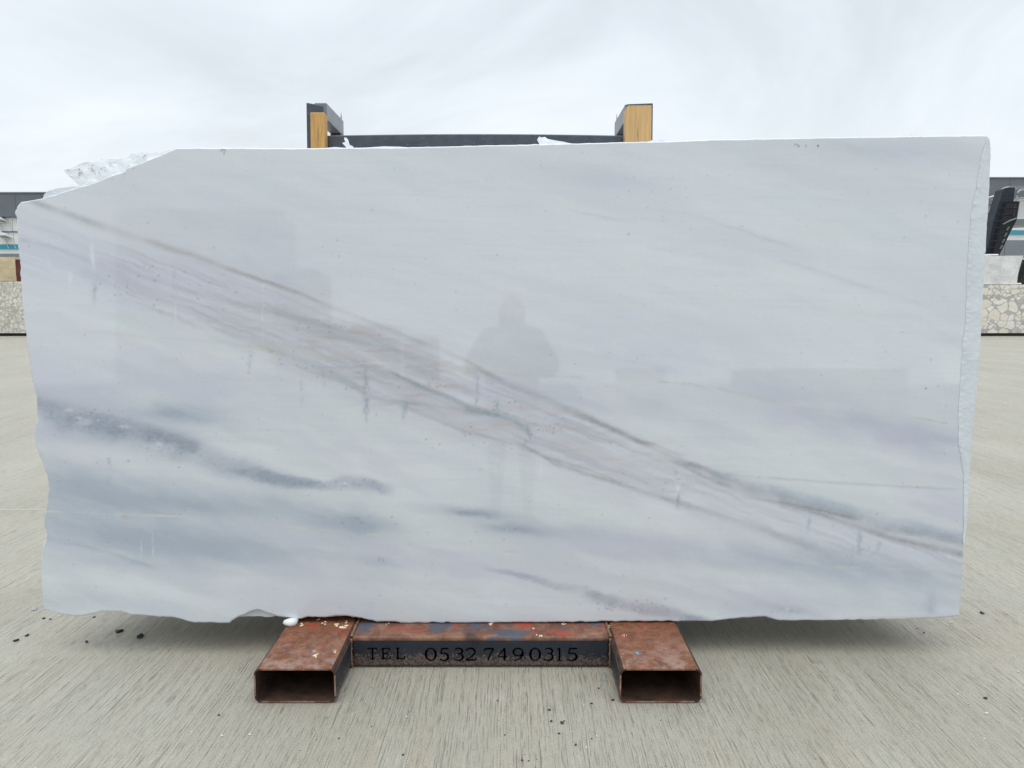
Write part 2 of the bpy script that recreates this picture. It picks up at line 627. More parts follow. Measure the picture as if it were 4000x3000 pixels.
M = dict(
    concrete=mat_concrete(), marble=mat_marble_attr(), edge=mat_marble_edge(), rust=mat_rust(), beam=mat_beam(),
    wood_a=mat_wood('golden_pine_batten', (0.55, 0.305, 0.095), 26, seed=0.3), wood_b=mat_wood('yellow_pine_beam', (0.60, 0.375, 0.155), 34, seed=1.7),
    steel=mat_dark_steel('slate_painted_steel', (0.058, 0.068, 0.084)),
    arm=mat_dark_steel('lit_grey_steel', (0.20, 0.215, 0.24), False),  # paler than the posts: the lit inner face put into the colour
    letter=mat_plain('cutout_shade_black', (0.009, 0.008, 0.0075), 0.8),
    film=mat_film(), resin=mat_marble_edge('frosty_resin', (0.68, 0.72, 0.74), 0.22),
    rust_in=mat_plain('inner_shade_rust', (0.050, 0.024, 0.014), 0.8, 0.6, 26, 0, 0.5), dim=mat_plain('darkened_grey_stone', (0.10, 0.10, 0.10), 0.8, 0.3, 3),  # inner rust darkened for recess shade; stone darkened to show in the reflection
    chip=mat_plain('black_stone', (0.016, 0.017, 0.019), 0.45, 0.4, 60),
    wchip=mat_plain('white_marble_chip', (0.80, 0.82, 0.82), 0.4, 0.06, 30),
    cchip=mat_plain('cream_marble_chip', (0.62, 0.60, 0.54), 0.5, 0.1, 30),
    mirror_darkener=mat_plain('mirror_darkener_grey', (0.075, 0.073, 0.070), 0.9, 0.4, 9, 0, 0.6),
    gchip=mat_plain('grey_stone_chip', (0.33, 0.33, 0.35), 0.6, 0.2, 60),
    blue=mat_plain('turquoise_paint_flake', (0.10, 0.38, 0.50), 0.5),
    cream=mat_plain('cream_resin_splash', (0.66, 0.58, 0.42), 0.5),
    weld=mat_plain('rusty_weld', (0.22, 0.12, 0.065), 0.6, 0.4, 40, 0.0, 0.5),
    brec_big=mat_breccia('cream_breccia', 3.0, (0.46, 0.44, 0.41), (0.86, 0.83, 0.75), (0.76, 0.68, 0.55), 0.028),
    brec_fine=mat_breccia('fine_cream_breccia', 6.5, (0.46, 0.44, 0.38), (0.80, 0.77, 0.68), (0.66, 0.63, 0.54), 0.045),
    white_block=mat_veined('white_veined_block', (0.80, 0.79, 0.76), (0.50, 0.50, 0.51), 0.8, 0.38),
    beige=mat_veined('beige_travertine', (0.64, 0.53, 0.34), (0.50, 0.38, 0.22), 0.7, 0.5),
    redbrown=mat_plain('red_brown_crust', (0.115, 0.035, 0.022), 0.85, 0.5, 7, 0, 0.6),
    bearer=mat_plain('near_black_timber', (0.016, 0.014, 0.013), 0.8, 0.3, 9),  # near-black bearers fill the gap under the blocks
    fascia=mat_plain('slate_grey_cladding', (0.135, 0.152, 0.172), 0.5, 0.16, 0.7),
    white_wall=mat_plain('white_cladding', (0.74, 0.75, 0.74), 0.5, 0.05, 0.6),
    off_white=mat_plain('off_white_steel', (0.62, 0.62, 0.59), 0.5, 0.06, 1.2),
    teal=mat_plain('teal_stripe', (0.035, 0.32, 0.42), 0.45, 0.05, 1.0),
    glass=mat_plain('grey_window_glass', (0.10, 0.12, 0.135), 0.12, 0.15, 0.6),
    shutter=mat_plain('grey_shutter', (0.20, 0.225, 0.24), 0.4, 0.1, 0.7),
    navy=mat_plain('navy_crane_paint', (0.016, 0.022, 0.034), 0.7, 0.25, 2.0),
    black=mat_plain('black_steel', (0.009, 0.010, 0.013), 0.7, 0.25, 3.0),
    tarp=mat_plain('silver_tarpaulin', (0.42, 0.42, 0.44), 0.35, 0.4, 3.0, 0, 0.4),
    green=mat_plain('dark_green_netting', (0.016, 0.026, 0.020), 0.8, 0.5, 4.0, 0, 0.6),
    jacket=mat_plain('dark_jacket', (0.045, 0.05, 0.06), 0.8, 0.2, 8, 0, 0.2),
    skin=mat_plain('skin', (0.50, 0.30, 0.21), 0.55, 0.06, 12),
    clothes=mat_clothes(),
    jeans=mat_plain('grey_trousers', (0.06, 0.065, 0.075), 0.85, 0.2, 12),
    joint=mat_plain('pale_joint_filler', (0.56, 0.54, 0.47), 0.8, 0.15, 6),
)

# ------------------------------------------------------------------ ground
def build_ground():
    bm = bmesh.new()
    xs = [-2500, -300, -60, -12, -4, 0, 4, 12, 60, 300, 2500]
    ys = [-2500, -300, -60, -12, -4, 0, 2, 4, 12, 60, 300, 2500]
    g = [[bm.verts.new((x, y, 0)) for x in xs] for y in ys]
    for j in range(len(ys) - 1):
        for i in range(len(xs) - 1):
            bm.faces.new((g[j][i], g[j][i + 1], g[j + 1][i + 1], g[j + 1][i]))
    o = from_bm('ground', bm, M['concrete'])
    tag(o, kind='structure', label='pale broom finished concrete yard with fine parallel grooves')
    p = on_ground(60, 1992)
    j = box('joint', (-9, p[1] - 0.003, -0.004), (-0.6, p[1] + 0.003, 0.003), M['joint'], o)
    # unseen dark sheet added behind the photographer to darken the ground's mirror image
    bm = bmesh.new()
    q = [bm.verts.new(p) for p in ((-2500, -2500, 0.004), (2500, -2500, 0.004), (2500, -6.5, 0.004), (-2500, -6.5, 0.004))]
    bm.faces.new(q)
    gv = from_bm('mirror_darkener', bm, M['mirror_darkener'])
    tag(gv, kind='structure', label='unseen dark sheet added behind the photographer to darken the slab reflection')
    return o


ground = build_ground()

# ------------------------------------------------------------------ the marble slab
LEFT = [(81, 790), (66, 806), (60, 826), (64, 853), (70, 950), (79, 1043), (84, 1124), (95, 1260), (103, 1335), (111, 1390), (118, 1441), (128, 1496), (141, 1551), (145, 1590), (143, 1645), (132, 1692), (133, 1723), (145, 1755), (161, 1802), (184, 1860), (192, 1903), (188, 1950), (180, 1982), (174, 2021), (172, 2045), (184, 2084), (182, 2107), (166, 2135), (161, 2178), (161, 2280), (168, 2358), (174, 2381)]
BOTTOM = [(174, 2381), (194, 2386), (253, 2402), (316, 2406), (362, 2397), (398, 2388), (429, 2390), (475, 2390), (511, 2402), (565, 2404), (619, 2408), (678, 2411), (759, 2431), (836, 2432), (895, 2433), (904, 2424), (931, 2410), (970, 2393), (1008, 2380), (1046, 2396), (1083, 2406), (1124, 2411), (1155, 2418), (1174, 2417), (1203, 2409), (1263, 2412), (1307, 2404), (1360, 2406), (1450, 2421), (1474, 2427), (1548, 2427), (1568, 2432), (1797, 2432), (2046, 2431), (2400, 2427), (2445, 2426), (2608, 2426), (2781, 2426), (2899, 2412), (2996, 2409), (3041, 2423), (3232, 2423), (3648, 2416), (3748, 2405)]
TOP = [(81, 790), (114, 785), (146, 779), (183, 770), (234, 755), (280, 740), (313, 729), (340, 724), (383, 709), (435, 687), (494, 668), (499, 656), (546, 639), (611, 614), (660, 592), (692, 578), (900, 578), (1160, 580), (1590, 576), (2011, 566), (2300, 560), (2445, 556), (2600, 553), (2800, 546), (3100, 540), (3440, 535), (3700, 531), (3855, 530)]
RIGHT_E = [(3855, 530), (3867, 541), (3869, 609), (3865, 695), (3858, 826), (3850, 961), (3843, 1086), (3834, 1233), (3827, 1390), (3821, 1436), (3810, 1565), (3801, 1671), (3791, 1794), (3784, 1888), (3780, 1990), (3772, 2084), (3764, 2123), (3762, 2178), (3756, 2319), (3748, 2405)]


def curve_uv(pts, n, jit, seed, w=0.0):
    """resample a pixel polyline on the slab plane, n+1 points, with fine jitter"""
    q = np.array([slab_uv(x, y, w) for x, y in pts])
    d = np.concatenate([[0], np.cumsum(np.linalg.norm(np.diff(q, axis=0), axis=1))])
    s = np.linspace(0, d[-1], n + 1)
    r = np.stack([np.interp(s, d, q[:, 0]), np.interp(s, d, q[:, 1])], 1)
    jx = (fbm(s * 40, s * 0 + 3.3, seed, 4) - 0.5) * jit
    fade = np.minimum(1, np.minimum(s, d[-1] - s) / 0.03)
    r += np.stack([jx * fade, np.roll(jx, 7) * fade], 1)
    return r


NU, NVV = 1040, 520
cb_ = curve_uv(BOTTOM, NU, 0.006, 1)
ct_ = curve_uv(TOP, NU, 0.003, 2)
cl_ = curve_uv(LEFT[::-1], NVV, 0.007, 3)     # bottom -> top
cr_ = curve_uv(RIGHT_E[::-1], NVV, 0.004, 4)
S, T = np.meshgrid(np.linspace(0, 1, NU + 1), np.linspace(0, 1, NVV + 1))


def coons():
    def lerp(a, b, t): return a * (1 - t) + b * t
    P = []
    for k in range(2):
        Lc = lerp(cb_[None, :, k], ct_[None, :, k], T)
        Ld = lerp(cl_[:, None, k], cr_[:, None, k], S)
        B = (cb_[0, k] * (1 - S) * (1 - T) + cb_[-1, k] * S * (1 - T) + ct_[0, k] * (1 - S) * T + ct_[-1, k] * S * T)
        P.append(Lc + Ld - B)
    return P


U, V = coons()
PX, PY = uv_to_px(U, V)
DX, DY = PX * 2212 / 4000, PY * 2212 / 4000      # veins are listed in a 2212-wide copy of the photo

# wavy coordinates so that no vein is ruler-straight
wx = (fbm(DX / 70, DY / 70, 21, 4) - 0.5) * 16
wy = (fbm(DX / 60, DY / 45, 22, 4) - 0.5) * 12
fx_ = (fbm(DX / 9, DY / 7, 23, 3) - 0.5) * 4
fy_ = (fbm(DX / 11, DY / 6, 24, 3) - 0.5) * 3.5
QX, QY = DX + wx + fx_, DY + wy + fy_
RX, RY = DX + wx * 0.35 + fx_ * 0.5, DY + wy * 0.35 + fy_ * 0.5


def field(pts, up, dn, X=None, Y=None, fade=40, pw=2.0):
    """soft stripe along a polyline y(x): up/dn are half widths above and below it"""
    X = QX if X is None else X
    Y = QY if Y is None else Y
    p = np.array(pts, float)
    yc = np.interp(X, p[:, 0], p[:, 1])
    sl_ = np.interp(X, (p[1:, 0] + p[:-1, 0]) / 2, np.diff(p[:, 1]) / np.maximum(1, np.diff(p[:, 0])))
    d = (Y - yc) / np.sqrt(1 + sl_ ** 2)
    def ww(v):
        return np.interp(X, p[:, 0], np.array(v, float)) if isinstance(v, (list, tuple)) else v
    d = np.where(d < 0, d / ww(up), d / ww(dn))
    f = np.exp(-np.abs(d) ** pw)
    f *= np.clip((X - p[0, 0]) / fade + 0.5, 0, 1) * np.clip((p[-1, 0] - X) / fade + 0.5, 0, 1)
    return f


def spot(cx, cy, rx, ry, X=None, Y=None, rot=0.0, pw=1.0):
    X = QX if X is None else X
    Y = QY if Y is None else Y
    c, s_ = math.cos(rot), math.sin(rot)
    a = ((X - cx) * c + (Y - cy) * s_) / rx
    b = (-(X - cx) * s_ + (Y - cy) * c) / ry
    return np.exp(-((a * a + b * b) ** pw))


LILAC = (0.615, 0.630, 0.700)
PALE = (0.730, 0.770, 0.770)
GREEN = (0.660, 0.715, 0.700)
BLUE = (0.430, 0.490, 0.555)
BLUE2 = (0.355, 0.410, 0.480)
GREY = (0.340, 0.355, 0.385)
BROWN = (0.400, 0.375, 0.350)
BEIGE = (0.585, 0.560, 0.560)
YELL = (0.640, 0.620, 0.470)
TEALG = (0.370, 0.440, 0.470)
WHITE = (0.86, 0.88, 0.90)


def marble_colour():
    col = np.empty(U.shape + (3,))
    col[:] = PALE

    def put(c, a):
        a = np.clip(a, 0, 1)[..., None]
        col[:] = col * (1 - a) + np.array(c) * a
    # streaky ground tone, drifting downhill to the right
    sx, sy = QX * 0.97 + QY * 0.25, QY * 0.97 - QX * 0.25
    big = fbm(DX / 420, sy / 85, 31, 4)
    big2 = fbm(DX / 300 + 9, sy / 50 + 4, 32, 5)
    calm = 0.35 + 0.65 / (1 + np.exp(-(DY - 720) / 60))
    put(LILAC, np.clip((big - 0.44) * 3.2, 0, 0.75) * calm)
    put(GREEN, np.clip((big2 - 0.52) * 3.0, 0, 0.6))
    fil = fbm(DX / 120, (DY - DX * 0.03) / 6.0, 33, 4)
    put(LILAC, np.clip((fil - 0.55) * 1.0, 0, 0.16))
    milk = fbm(QX / 130 + 3, sy / 34, 36, 4)
    put((0.60, 0.635, 0.69), np.clip((milk - 0.5) * 0.9, 0, 0.22) * calm)
    put((0.83, 0.855, 0.85), np.clip((0.46 - milk) * 1.6, 0, 0.30) * calm)
    # --- clouds of grey blue
    cn = 0.45 + 1.1 * fbm(DX / 60, sy / 18, 34, 4)
    for cx, cy, rx, ry, c, a in (
            (390, 893, 90, 21, BLUE, 0.80), (740, 1127, 105, 25, BLUE, 0.90), (800, 1136, 60, 12, BLUE2, 0.35), (1030, 1110, 85, 11, BLUE2, 0.62),
            (1000, 1109, 30, 6, BLUE2, 0.35), (1130, 1145, 80, 13, BLUE2, 0.66), (1105, 1143, 40, 7, BLUE2, 0.45), (820, 1212, 45, 13, BLUE2, 0.38),
            (1350, 1170, 190, 20, LILAC, 0.55), (1290, 1150, 100, 14, BLUE, 0.25), (330, 880, 160, 34, BLUE, 0.10),
            (180, 1060, 200, 42, BLUE, 0.80), (360, 1085, 260, 28, BLUE, 0.78), (120, 1090, 120, 22, BLUE2, 0.30), (560, 1085, 150, 26, BLUE, 0.35),
            (300, 1160, 300, 36, BLUE, 0.78), (480, 1180, 240, 44, BLUE, 0.66), (250, 1215, 130, 12, BLUE2, 0.22), (620, 1150, 130, 22, LILAC, 0.4), (700, 1250, 120, 28, LILAC, 0.45),
            (130, 1300, 140, 24, TEALG, 0.26), (640, 1300, 170, 34, LILAC, 0.4), (1000, 1220, 170, 26, LILAC, 0.55), (1700, 1200, 260, 26, LILAC, 0.5),
            (1850, 1225, 320, 30, BLUE, 0.55), (1500, 1215, 200, 14, BLUE, 0.2), (1930, 1255, 200, 30, BLUE, 0.25), (1690, 1312, 75, 14, BLUE2, 0.36), (1740, 1300, 120, 20, LILAC, 0.5),
            (2010, 1300, 12, 26, BLUE2, 0.3), (1960, 1275, 120, 50, BLUE, 0.16),
            (1760, 905, 160, 24, LILAC, 0.7), (1880, 912, 90, 15, BLUE, 0.42), (1980, 945, 130, 30, LILAC, 0.85), (2030, 965, 90, 34, BLUE, 0.22), (1700, 850, 200, 26, LILAC, 0.5),
            (1960, 330, 150, 30, LILAC, 0.55), (1850, 320, 90, 14, BLUE, 0.18), (1320, 390, 100, 18, LILAC, 0.5), (1230, 358, 120, 14, BLUE, 0.12), (1450, 780, 190, 34, LILAC, 0.4),
            (560, 500, 300, 60, LILAC, 0.35), (480, 590, 300, 60, LILAC, 0.5), (1250, 720, 400, 60, LILAC, 0.25), (1560, 720, 300, 50, LILAC, 0.2)):
        put(c, 1.12 * a * spot(cx, cy, rx * 1.05, ry * 1.1, rot=0.11) * cn)
    # --- wide lilac body of the main diagonal band
    upl = [(-40, 440), (80, 470), (290, 535), (520, 612), (700, 680), (900, 748), (1060, 815), (1250, 898), (1450, 990), (1600, 1055), (1800, 1110), (2120, 1185)]
    lol = [(-40, 580), (60, 596), (200, 640), (350, 690), (480, 722), (560, 745), (650, 790), (720, 822), (790, 858), (880, 884), (1000, 935), (1100, 968), (1200, 1005), (1330, 1045), (1480, 1095), (1600, 1132), (1750, 1172), (2120, 1250)]
    up_ = np.interp(QX, *np.array(upl, float).T)
    lo_ = np.interp(QX, *np.array(lol, float).T)
    band = 1 / (1 + np.exp(-(QY - up_) / 12)) * 1 / (1 + np.exp((QY - lo_) / 13))
    put(LILAC, band * 0.62)
    streak = fbm((QX * 0.93 + QY * 0.37) / 150, (QY * 0.93 - QX * 0.37) / 7, 41, 5)
    put(GREY, band * np.clip((streak - 0.54) * 1.7, 0, 0.28) * np.clip((QX - 60) / 300, 0.25, 1))
    put(WHITE, band * np.clip((0.44 - streak) * 1.5, 0, 0.22))
    warm = np.exp(-((QX - 850) / 330) ** 2) + 0.6 * np.exp(-((QX - 1400) / 200) ** 2)
    wn_ = fbm(QX / 90, QY / 22, 42, 4)
    put(BEIGE, band * np.clip(warm, 0, 1) * np.clip((wn_ - 0.38) * 2.2, 0, 0.6))
    put((0.56, 0.50, 0.45), band * np.clip(warm, 0, 1) * np.clip((fbm(QX / 60, QY / 9, 43, 4) - 0.56) * 3.5, 0, 0.55))
    # --- veins: points, up, down, colour, strength, raggedness
    rag = fbm(DX / 34, DY / 30, 51, 4)
    fine = fbm(DX / 7, DY / 4, 52, 3)
    rag2 = fbm(DX / 95, DY / 55, 57, 3)
    sm = (RX, RY)
    V_ = [
        # the long brown line on top of the band
        ([(70, 436), (150, 462), (290, 512), (400, 545), (520, 590), (640, 632)], [5, 8, 7, 6, 5, 4], [7, 10, 9, 7, 6, 5], BROWN, 0.46),
        ([(60, 432), (110, 448), (170, 470), (230, 492)], 5, 8, TEALG, 0.40),
        ([(500, 582), (640, 632), (760, 680), (900, 735), (1000, 775), (1060, 806)], 3.6, 4.4, BROWN, 0.34),
        ([(1030, 798), (1060, 810), (1110, 834), (1180, 862), (1250, 892), (1330, 930), (1400, 962)], [3, 4, 5, 6, 7, 6, 4], [4, 6, 7, 7, 7, 6, 4], GREY, 0.62),
        ([(1220, 885), (1290, 912), (1350, 940), (1450, 985), (1530, 1018), (1640, 1062)], [3, 4, 5, 6, 7, 8], [4, 5, 6, 6, 7, 7], GREY, 0.48),
        ([(1210, 884), (1260, 906), (1300, 917)], 4, 4, BROWN, 0.55),
        ([(1370, 950), (1420, 962), (1470, 982)], 3, 4, BROWN, 0.55),
        # the dark bundle running out at the right edge
        ([(1440, 990), (1530, 1016), (1600, 1046), (1700, 1076), (1800, 1104), (1900, 1134), (2000, 1154), (2120, 1178)], [4, 7, 9, 10, 10, 9, 9, 9], [5, 8, 10, 11, 12, 11, 10, 10], GREY, 0.62),
        ([(1460, 1000), (1560, 1046), (1650, 1078), (1740, 1100), (1840, 1136), (1950, 1168), (2120, 1205)], [4, 6, 7, 6, 6, 7, 8], [4, 6, 7, 6, 6, 7, 9], GREY, 0.58),
        ([(1540, 1022), (1640, 1050), (1760, 1080), (1900, 1118), (2100, 1168)], 12, 16, BLUE, 0.55),
        ([(1600, 1072), (1720, 1090), (1790, 1108), (1850, 1122)], 3, 3, (0.30, 0.29, 0.27), 0.50),
        ([(1950, 1165), (2010, 1185), (2080, 1200)], 5, 5, (0.30, 0.30, 0.29), 0.38),
        ([(1480, 1020), (1530, 1034), (1600, 1058)], 2.4, 2.4, (0.33, 0.31, 0.28), 0.45),
        # lower edge of the band
        ([(1120, 955), (1200, 1002), (1330, 1042), (1480, 1090), (1600, 1126), (1690, 1160), (1790, 1195)], [3, 4, 4, 5, 6, 7, 8], [4, 5, 6, 8, 9, 9, 9], GREY, 0.48),
        ([(1150, 976), (1175, 988), (1210, 996), (1260, 1012)], 3, 3, BROWN, 0.50),
        ([(1250, 1008), (1300, 1024), (1340, 1042)], 2.5, 2.5, BROWN, 0.45),
        ([(1600, 1110), (1680, 1150), (1760, 1170), (1860, 1196)], 8, 10, BLUE, 0.32),
        ([(640, 790), (740, 824), (800, 858), (860, 872), (1000, 930), (1120, 962), (1240, 1010)], 4, 4, GREY, 0.22),
        ([(880, 884), (960, 915), (1020, 935)], 4, 3, BEIGE, 0.5),
        # faint lines inside the band at the left
        ([(30, 512), (150, 545), (250, 580), (400, 625), (560, 665), (650, 690), (760, 715), (860, 742)], [4, 5, 5, 6, 6, 6, 6, 6], [5, 8, 9, 9, 9, 9, 9, 9], GREY, 0.27),
        ([(30, 512), (120, 536), (200, 560)], 2, 5, GREY, 0.26),
        ([(180, 590), (330, 640), (450, 690), (560, 735)], 10, 12, GREY, 0.17),
        ([(250, 600), (370, 640), (470, 668)], 2.5, 5, BLUE, 0.35),
        ([(620, 700), (720, 726), (840, 752), (960, 790)], 5, 9, TEALG, 0.35),
        ([(330, 660), (430, 690), (560, 742)], 2, 2, WHITE, 0.35),
        ([(240, 610), (330, 650), (420, 690)], 2, 2.5, WHITE, 0.30),
        ([(740, 740), (830, 790), (960, 846), (1060, 880)], 6, 7, WHITE, 0.33),
        # teal river in the middle
        ([(840, 802), (908, 835), (970, 862), (1020, 884), (1070, 896), (1114, 911), (1136, 928)], [3, 5, 6, 7, 7, 6, 5], [4, 6, 7, 7, 7, 6, 5], TEALG, 0.78),
        ([(852, 865), (926, 877), (1000, 884), (1040, 892)], 3, 3.5, TEALG, 0.60),
        ([(560, 748), (650, 778), (720, 806), (780, 838)], [3, 6, 6, 4], [5, 8, 8, 5], TEALG, 0.45),
        ([(700, 775), (780, 790), (860, 800), (960, 800)], 6, 8, BLUE, 0.28),
        # ochre hair line through the band
        ([(180, 716), (300, 726), (400, 733), (500, 742), (560, 752)], 3, 3, YELL, 0.35),
        ([(540, 748), (600, 764), (700, 772), (800, 786), (900, 794), (1000, 800), (1080, 806), (1140, 812)], 2.4, 2.4, YELL, 0.70),
        ([(560, 740), (640, 762), (760, 770)], 8, 8, (0.62, 0.58, 0.48), 0.25),
        # green hair line at the right
        ([(1140, 812), (1250, 815), (1380, 822), (1500, 830), (1600, 850), (1680, 868), (1730, 882), (1830, 890), (1890, 898), (2000, 905), (2085, 925)], 2.2, 2.2, (0.55, 0.60, 0.48), 0.62),
        ([(1590, 846), (1640, 858), (1690, 872)], 4, 5, (0.60, 0.66, 0.56), 0.4),
        ([(1520, 1022), (1700, 1034), (1860, 1046), (2070, 1058)], 2.5, 3, TEALG, 0.32),
        # faint lines, upper right
        ([(1370, 448), (1480, 458), (1560, 483), (1640, 508), (1720, 535)], 3, 6, BROWN, 0.13),
        ([(1560, 486), (1600, 497), (1640, 512), (1670, 520)], 2.5, 3, GREY, 0.26),
        ([(1240, 455), (1290, 465), (1330, 475)], 2.5, 4, GREY, 0.16),
        ([(1690, 562), (1780, 588), (1900, 630), (2010, 662)], 4, 9, BLUE, 0.20),
        ([(1180, 740), (1300, 770), (1460, 800)], 5, 8, BLUE, 0.12),
        # the slate coloured bar at the left
        ([(60, 862), (90, 872), (130, 892), (200, 910), (300, 938), (400, 968), (500, 1004), (600, 1036), (690, 1046)], [20, 22, 28, 28, 28, 26, 20, 14, 8], [22, 26, 34, 34, 34, 32, 24, 17, 10], BLUE2, 0.86),
        ([(60, 862), (130, 880), (220, 898), (330, 932), (430, 962)], 10, 18, GREY, 0.22),
        ([(560, 1030), (620, 1040), (690, 1048), (740, 1040), (790, 1046), (840, 1056)], [9, 11, 10, 13, 14, 9], [11, 13, 12, 15, 16, 10], BLUE2, 0.70),
        ([(110, 1030), (200, 1052), (300, 1078), (420, 1088), (600, 1092)], 10, 22, BLUE, 0.35),
        ([(150, 1172), (230, 1192), (330, 1225)], 4, 5, BLUE2, 0.30),
        # pale ochre hair line low on the slab
        ([(95, 1104), (260, 1112), (400, 1115), (520, 1120), (600, 1137), (700, 1146), (900, 1160), (1000, 1176), (1100, 1191), (1200, 1197), (1400, 1215), (1600, 1222), (2080, 1232)], 2.2, 2.2, (0.66, 0.68, 0.55), 0.55),
        ([(95, 1104), (200, 1108), (330, 1113), (430, 1116)], 1.6, 1.6, (0.78, 0.78, 0.68), 0.28),
        ([(1040, 1180), (1085, 1188), (1115, 1193)], 2, 2, (0.45, 0.42, 0.25), 0.6),
        # the purple vein at the bottom
        ([(1050, 1226), (1130, 1246), (1200, 1264), (1320, 1296), (1420, 1318), (1540, 1345)], [5, 7, 9, 11, 12, 8], [6, 8, 10, 12, 12, 8], (0.37, 0.385, 0.47), 0.62),
        ([(1240, 1268), (1330, 1302), (1440, 1330)], 8, 8, GREY, 0.30),
        ([(1640, 1302), (1720, 1318), (1790, 1334)], 7, 8, (0.42, 0.43, 0.49), 0.40),
    ]
    for pts, u_, d_, c, a in V_:
        wide = np.mean(np.atleast_1d(u_)) > 7
        f = field(pts, u_, d_, pw=2.8) if wide else field(pts, u_, d_, *sm)
        k = np.clip((rag2 - 0.16) * 2.6, 0.55, 1.2) * (0.6 + 0.7 * rag) * (0.72 + 0.56 * fine)
        if np.mean(np.atleast_1d(u_)) < 2.5:
            k = k * np.clip((fbm(DX / 26, DY / 20, 58, 3) - 0.32) * 3.2, 0, 1.15)
        put(c, 0.95 * a * f * k)
    # --- the hook at the end of the teal river, seams and stains that run straight down
    def vert(x0, y0, x1, y1, w, c, a):
        t_ = np.clip((RY - y0) / (y1 - y0), 0, 1)
        xx = x0 + (x1 - x0) * t_
        f = np.exp(-((RX - xx) / w) ** 2) * np.clip((RY - y0) / 22 + 0.5, 0, 1) * np.clip((y1 - RY) / 26 + 0.5, 0, 1)
        k = np.clip((fbm(DX / 6, DY / 12, 55, 3) - 0.25) * 2.2, 0, 1)
        put(c, 1.15 * a * f * k)
    for a in ((1136, 918, 1146, 945, 4, TEALG, .8), (1146, 940, 1130, 966, 4, TEALG, .8), (1190, 985, 1212, 1005, 4, TEALG, .5),
              (198, 528, 200, 580, 5, WHITE, .55), (207, 615, 205, 650, 6, BLUE2, .6), (376, 580, 378, 642, 4, BLUE, .5), (152, 590, 155, 622, 4, WHITE, .4),
              (786, 785, 790, 830, 4, TEALG, .55), (789, 822, 792, 905, 6, BLUE2, .75), (876, 868, 872, 905, 6, BLUE2, .6), (1032, 800, 1028, 880, 4, BLUE2, .55),
              (1075, 862, 1074, 892, 3.5, TEALG, .6), (540, 762, 538, 800, 5, BLUE, .55), (652, 815, 650, 870, 4, BLUE, .5), (700, 800, 700, 835, 4, BLUE, .4),
              (1466, 1035, 1464, 1066, 5, WHITE, .8), (1466, 1066, 1464, 1094, 4, GREY, .7), (1752, 1108, 1745, 1145, 4, BLUE2, .6), (1858, 1146, 1856, 1195, 6, BLUE2, .6),
              (1903, 1150, 1896, 1190, 5, BLUE2, .45), (2014, 1288, 2010, 1322, 6, BLUE2, .5), (236, 985, 233, 1050, 4, BLUE2, .40), (306, 1160, 304, 1200, 1.5, WHITE, .4),
              (328, 1150, 331, 1205, 1.5, WHITE, .45), (1170, 990, 1166, 1030, 2, WHITE, .35), (1162, 985, 1160, 1015, 2, WHITE, .3), (378, 655, 380, 700, 2, WHITE, .35), (397, 680, 404, 700, 2, WHITE, .4),
              (568, 600, 566, 740, 1.6, WHITE, .25)):
        vert(*a)
    # pale patches inside the slate bar
    for cx, cy, rx, ry in ((186, 910, 18, 9), (268, 922, 12, 4), (345, 960, 8, 8), (150, 886, 10, 4), (170, 902, 8, 4)):
        put(PALE, 0.5 * spot(cx, cy, rx, ry, *sm, pw=1.6))
    put((0.50, 0.42, 0.30), 0.5 * spot(268, 1116, 7, 4, *sm))
    for cx, cy in ((482, 324), (486, 325), (478, 325), (484, 331), (1723, 314), (1726, 316), (1741, 315), (1718, 312)):
        put((0.30, 0.20, 0.12), 0.8 * spot(cx, cy, 1.8, 2.4, DX, DY, pw=1.5))
    put((0.05, 0.05, 0.05), 0.9 * spot(1767, 315, 1.8, 2.6, DX, DY, pw=2))
    put((0.04, 0.04, 0.04), 0.95 * spot(2000, 839, 1.6, 1.6, DX, DY, pw=2))
    put((0.55, 0.45, 0.33), 0.35 * spot(1930, 1334, 90, 3, *sm))
    # --- mineral specks, thicker in the veins
    sx_, sy_ = [], []
    n = 0
    spots_ = []
    for _ in range(420):
        spots_.append((random.uniform(60, 2100), random.uniform(330, 1330), random.uniform(0.9, 2.2), random.uniform(0.15, 0.5)))
    clusters = [(190, 905, 70, 22, 34), (350, 965, 60, 22, 28), (480, 1000, 60, 14, 16), (630, 1042, 60, 8, 22), (775, 1047, 45, 10, 26), (760, 1125, 80, 14, 26), (1000, 1108, 30, 4, 6), (1095, 1146, 20, 4, 6),
                (820, 1212, 14, 8, 14), (1340, 1308, 90, 12, 40), (1700, 1318, 30, 10, 12), (1080, 880, 60, 22, 26), (1180, 920, 50, 22, 22), (950, 835, 60, 16, 16), (1000, 930, 70, 26, 20), (720, 800, 80, 26, 18), (600, 770, 80, 20, 14), (450, 640, 170, 50, 26),
                (1450, 1030, 70, 30, 18), (1850, 1190, 60, 22, 16), (1430, 420, 90, 60, 24), (300, 610, 120, 40, 18), (700, 700, 60, 14, 16)]
    for cx, cy, ax, ay, k in clusters:
        for _ in range(k):
            spots_.append((random.gauss(cx, ax * 0.6), random.gauss(cy, ay * 0.6), random.uniform(0.8, 2.6), random.uniform(0.2, 0.55)))
    # stamp specks only on the nearby grid cells
    for x, y, r_, a in spots_:
        # grid row/column from an average of the outline
        jj = np.argmin(np.abs(DY[:, NU // 2] - y))
        ii = np.argmin(np.abs(DX[jj] - x))
        for _ in range(2):
            jj = np.argmin(np.abs(DY[:, ii] - y)); ii = np.argmin(np.abs(DX[jj] - x))
        k = 7
        s0 = (slice(max(0, jj - k), jj + k), slice(max(0, ii - k), ii + k))
        d2 = ((DX[s0] - x) / (r_ * 1.15)) ** 2 + ((DY[s0] - y) / r_) ** 2
        m_ = (a * np.exp(-d2 ** 1.5))[..., None]
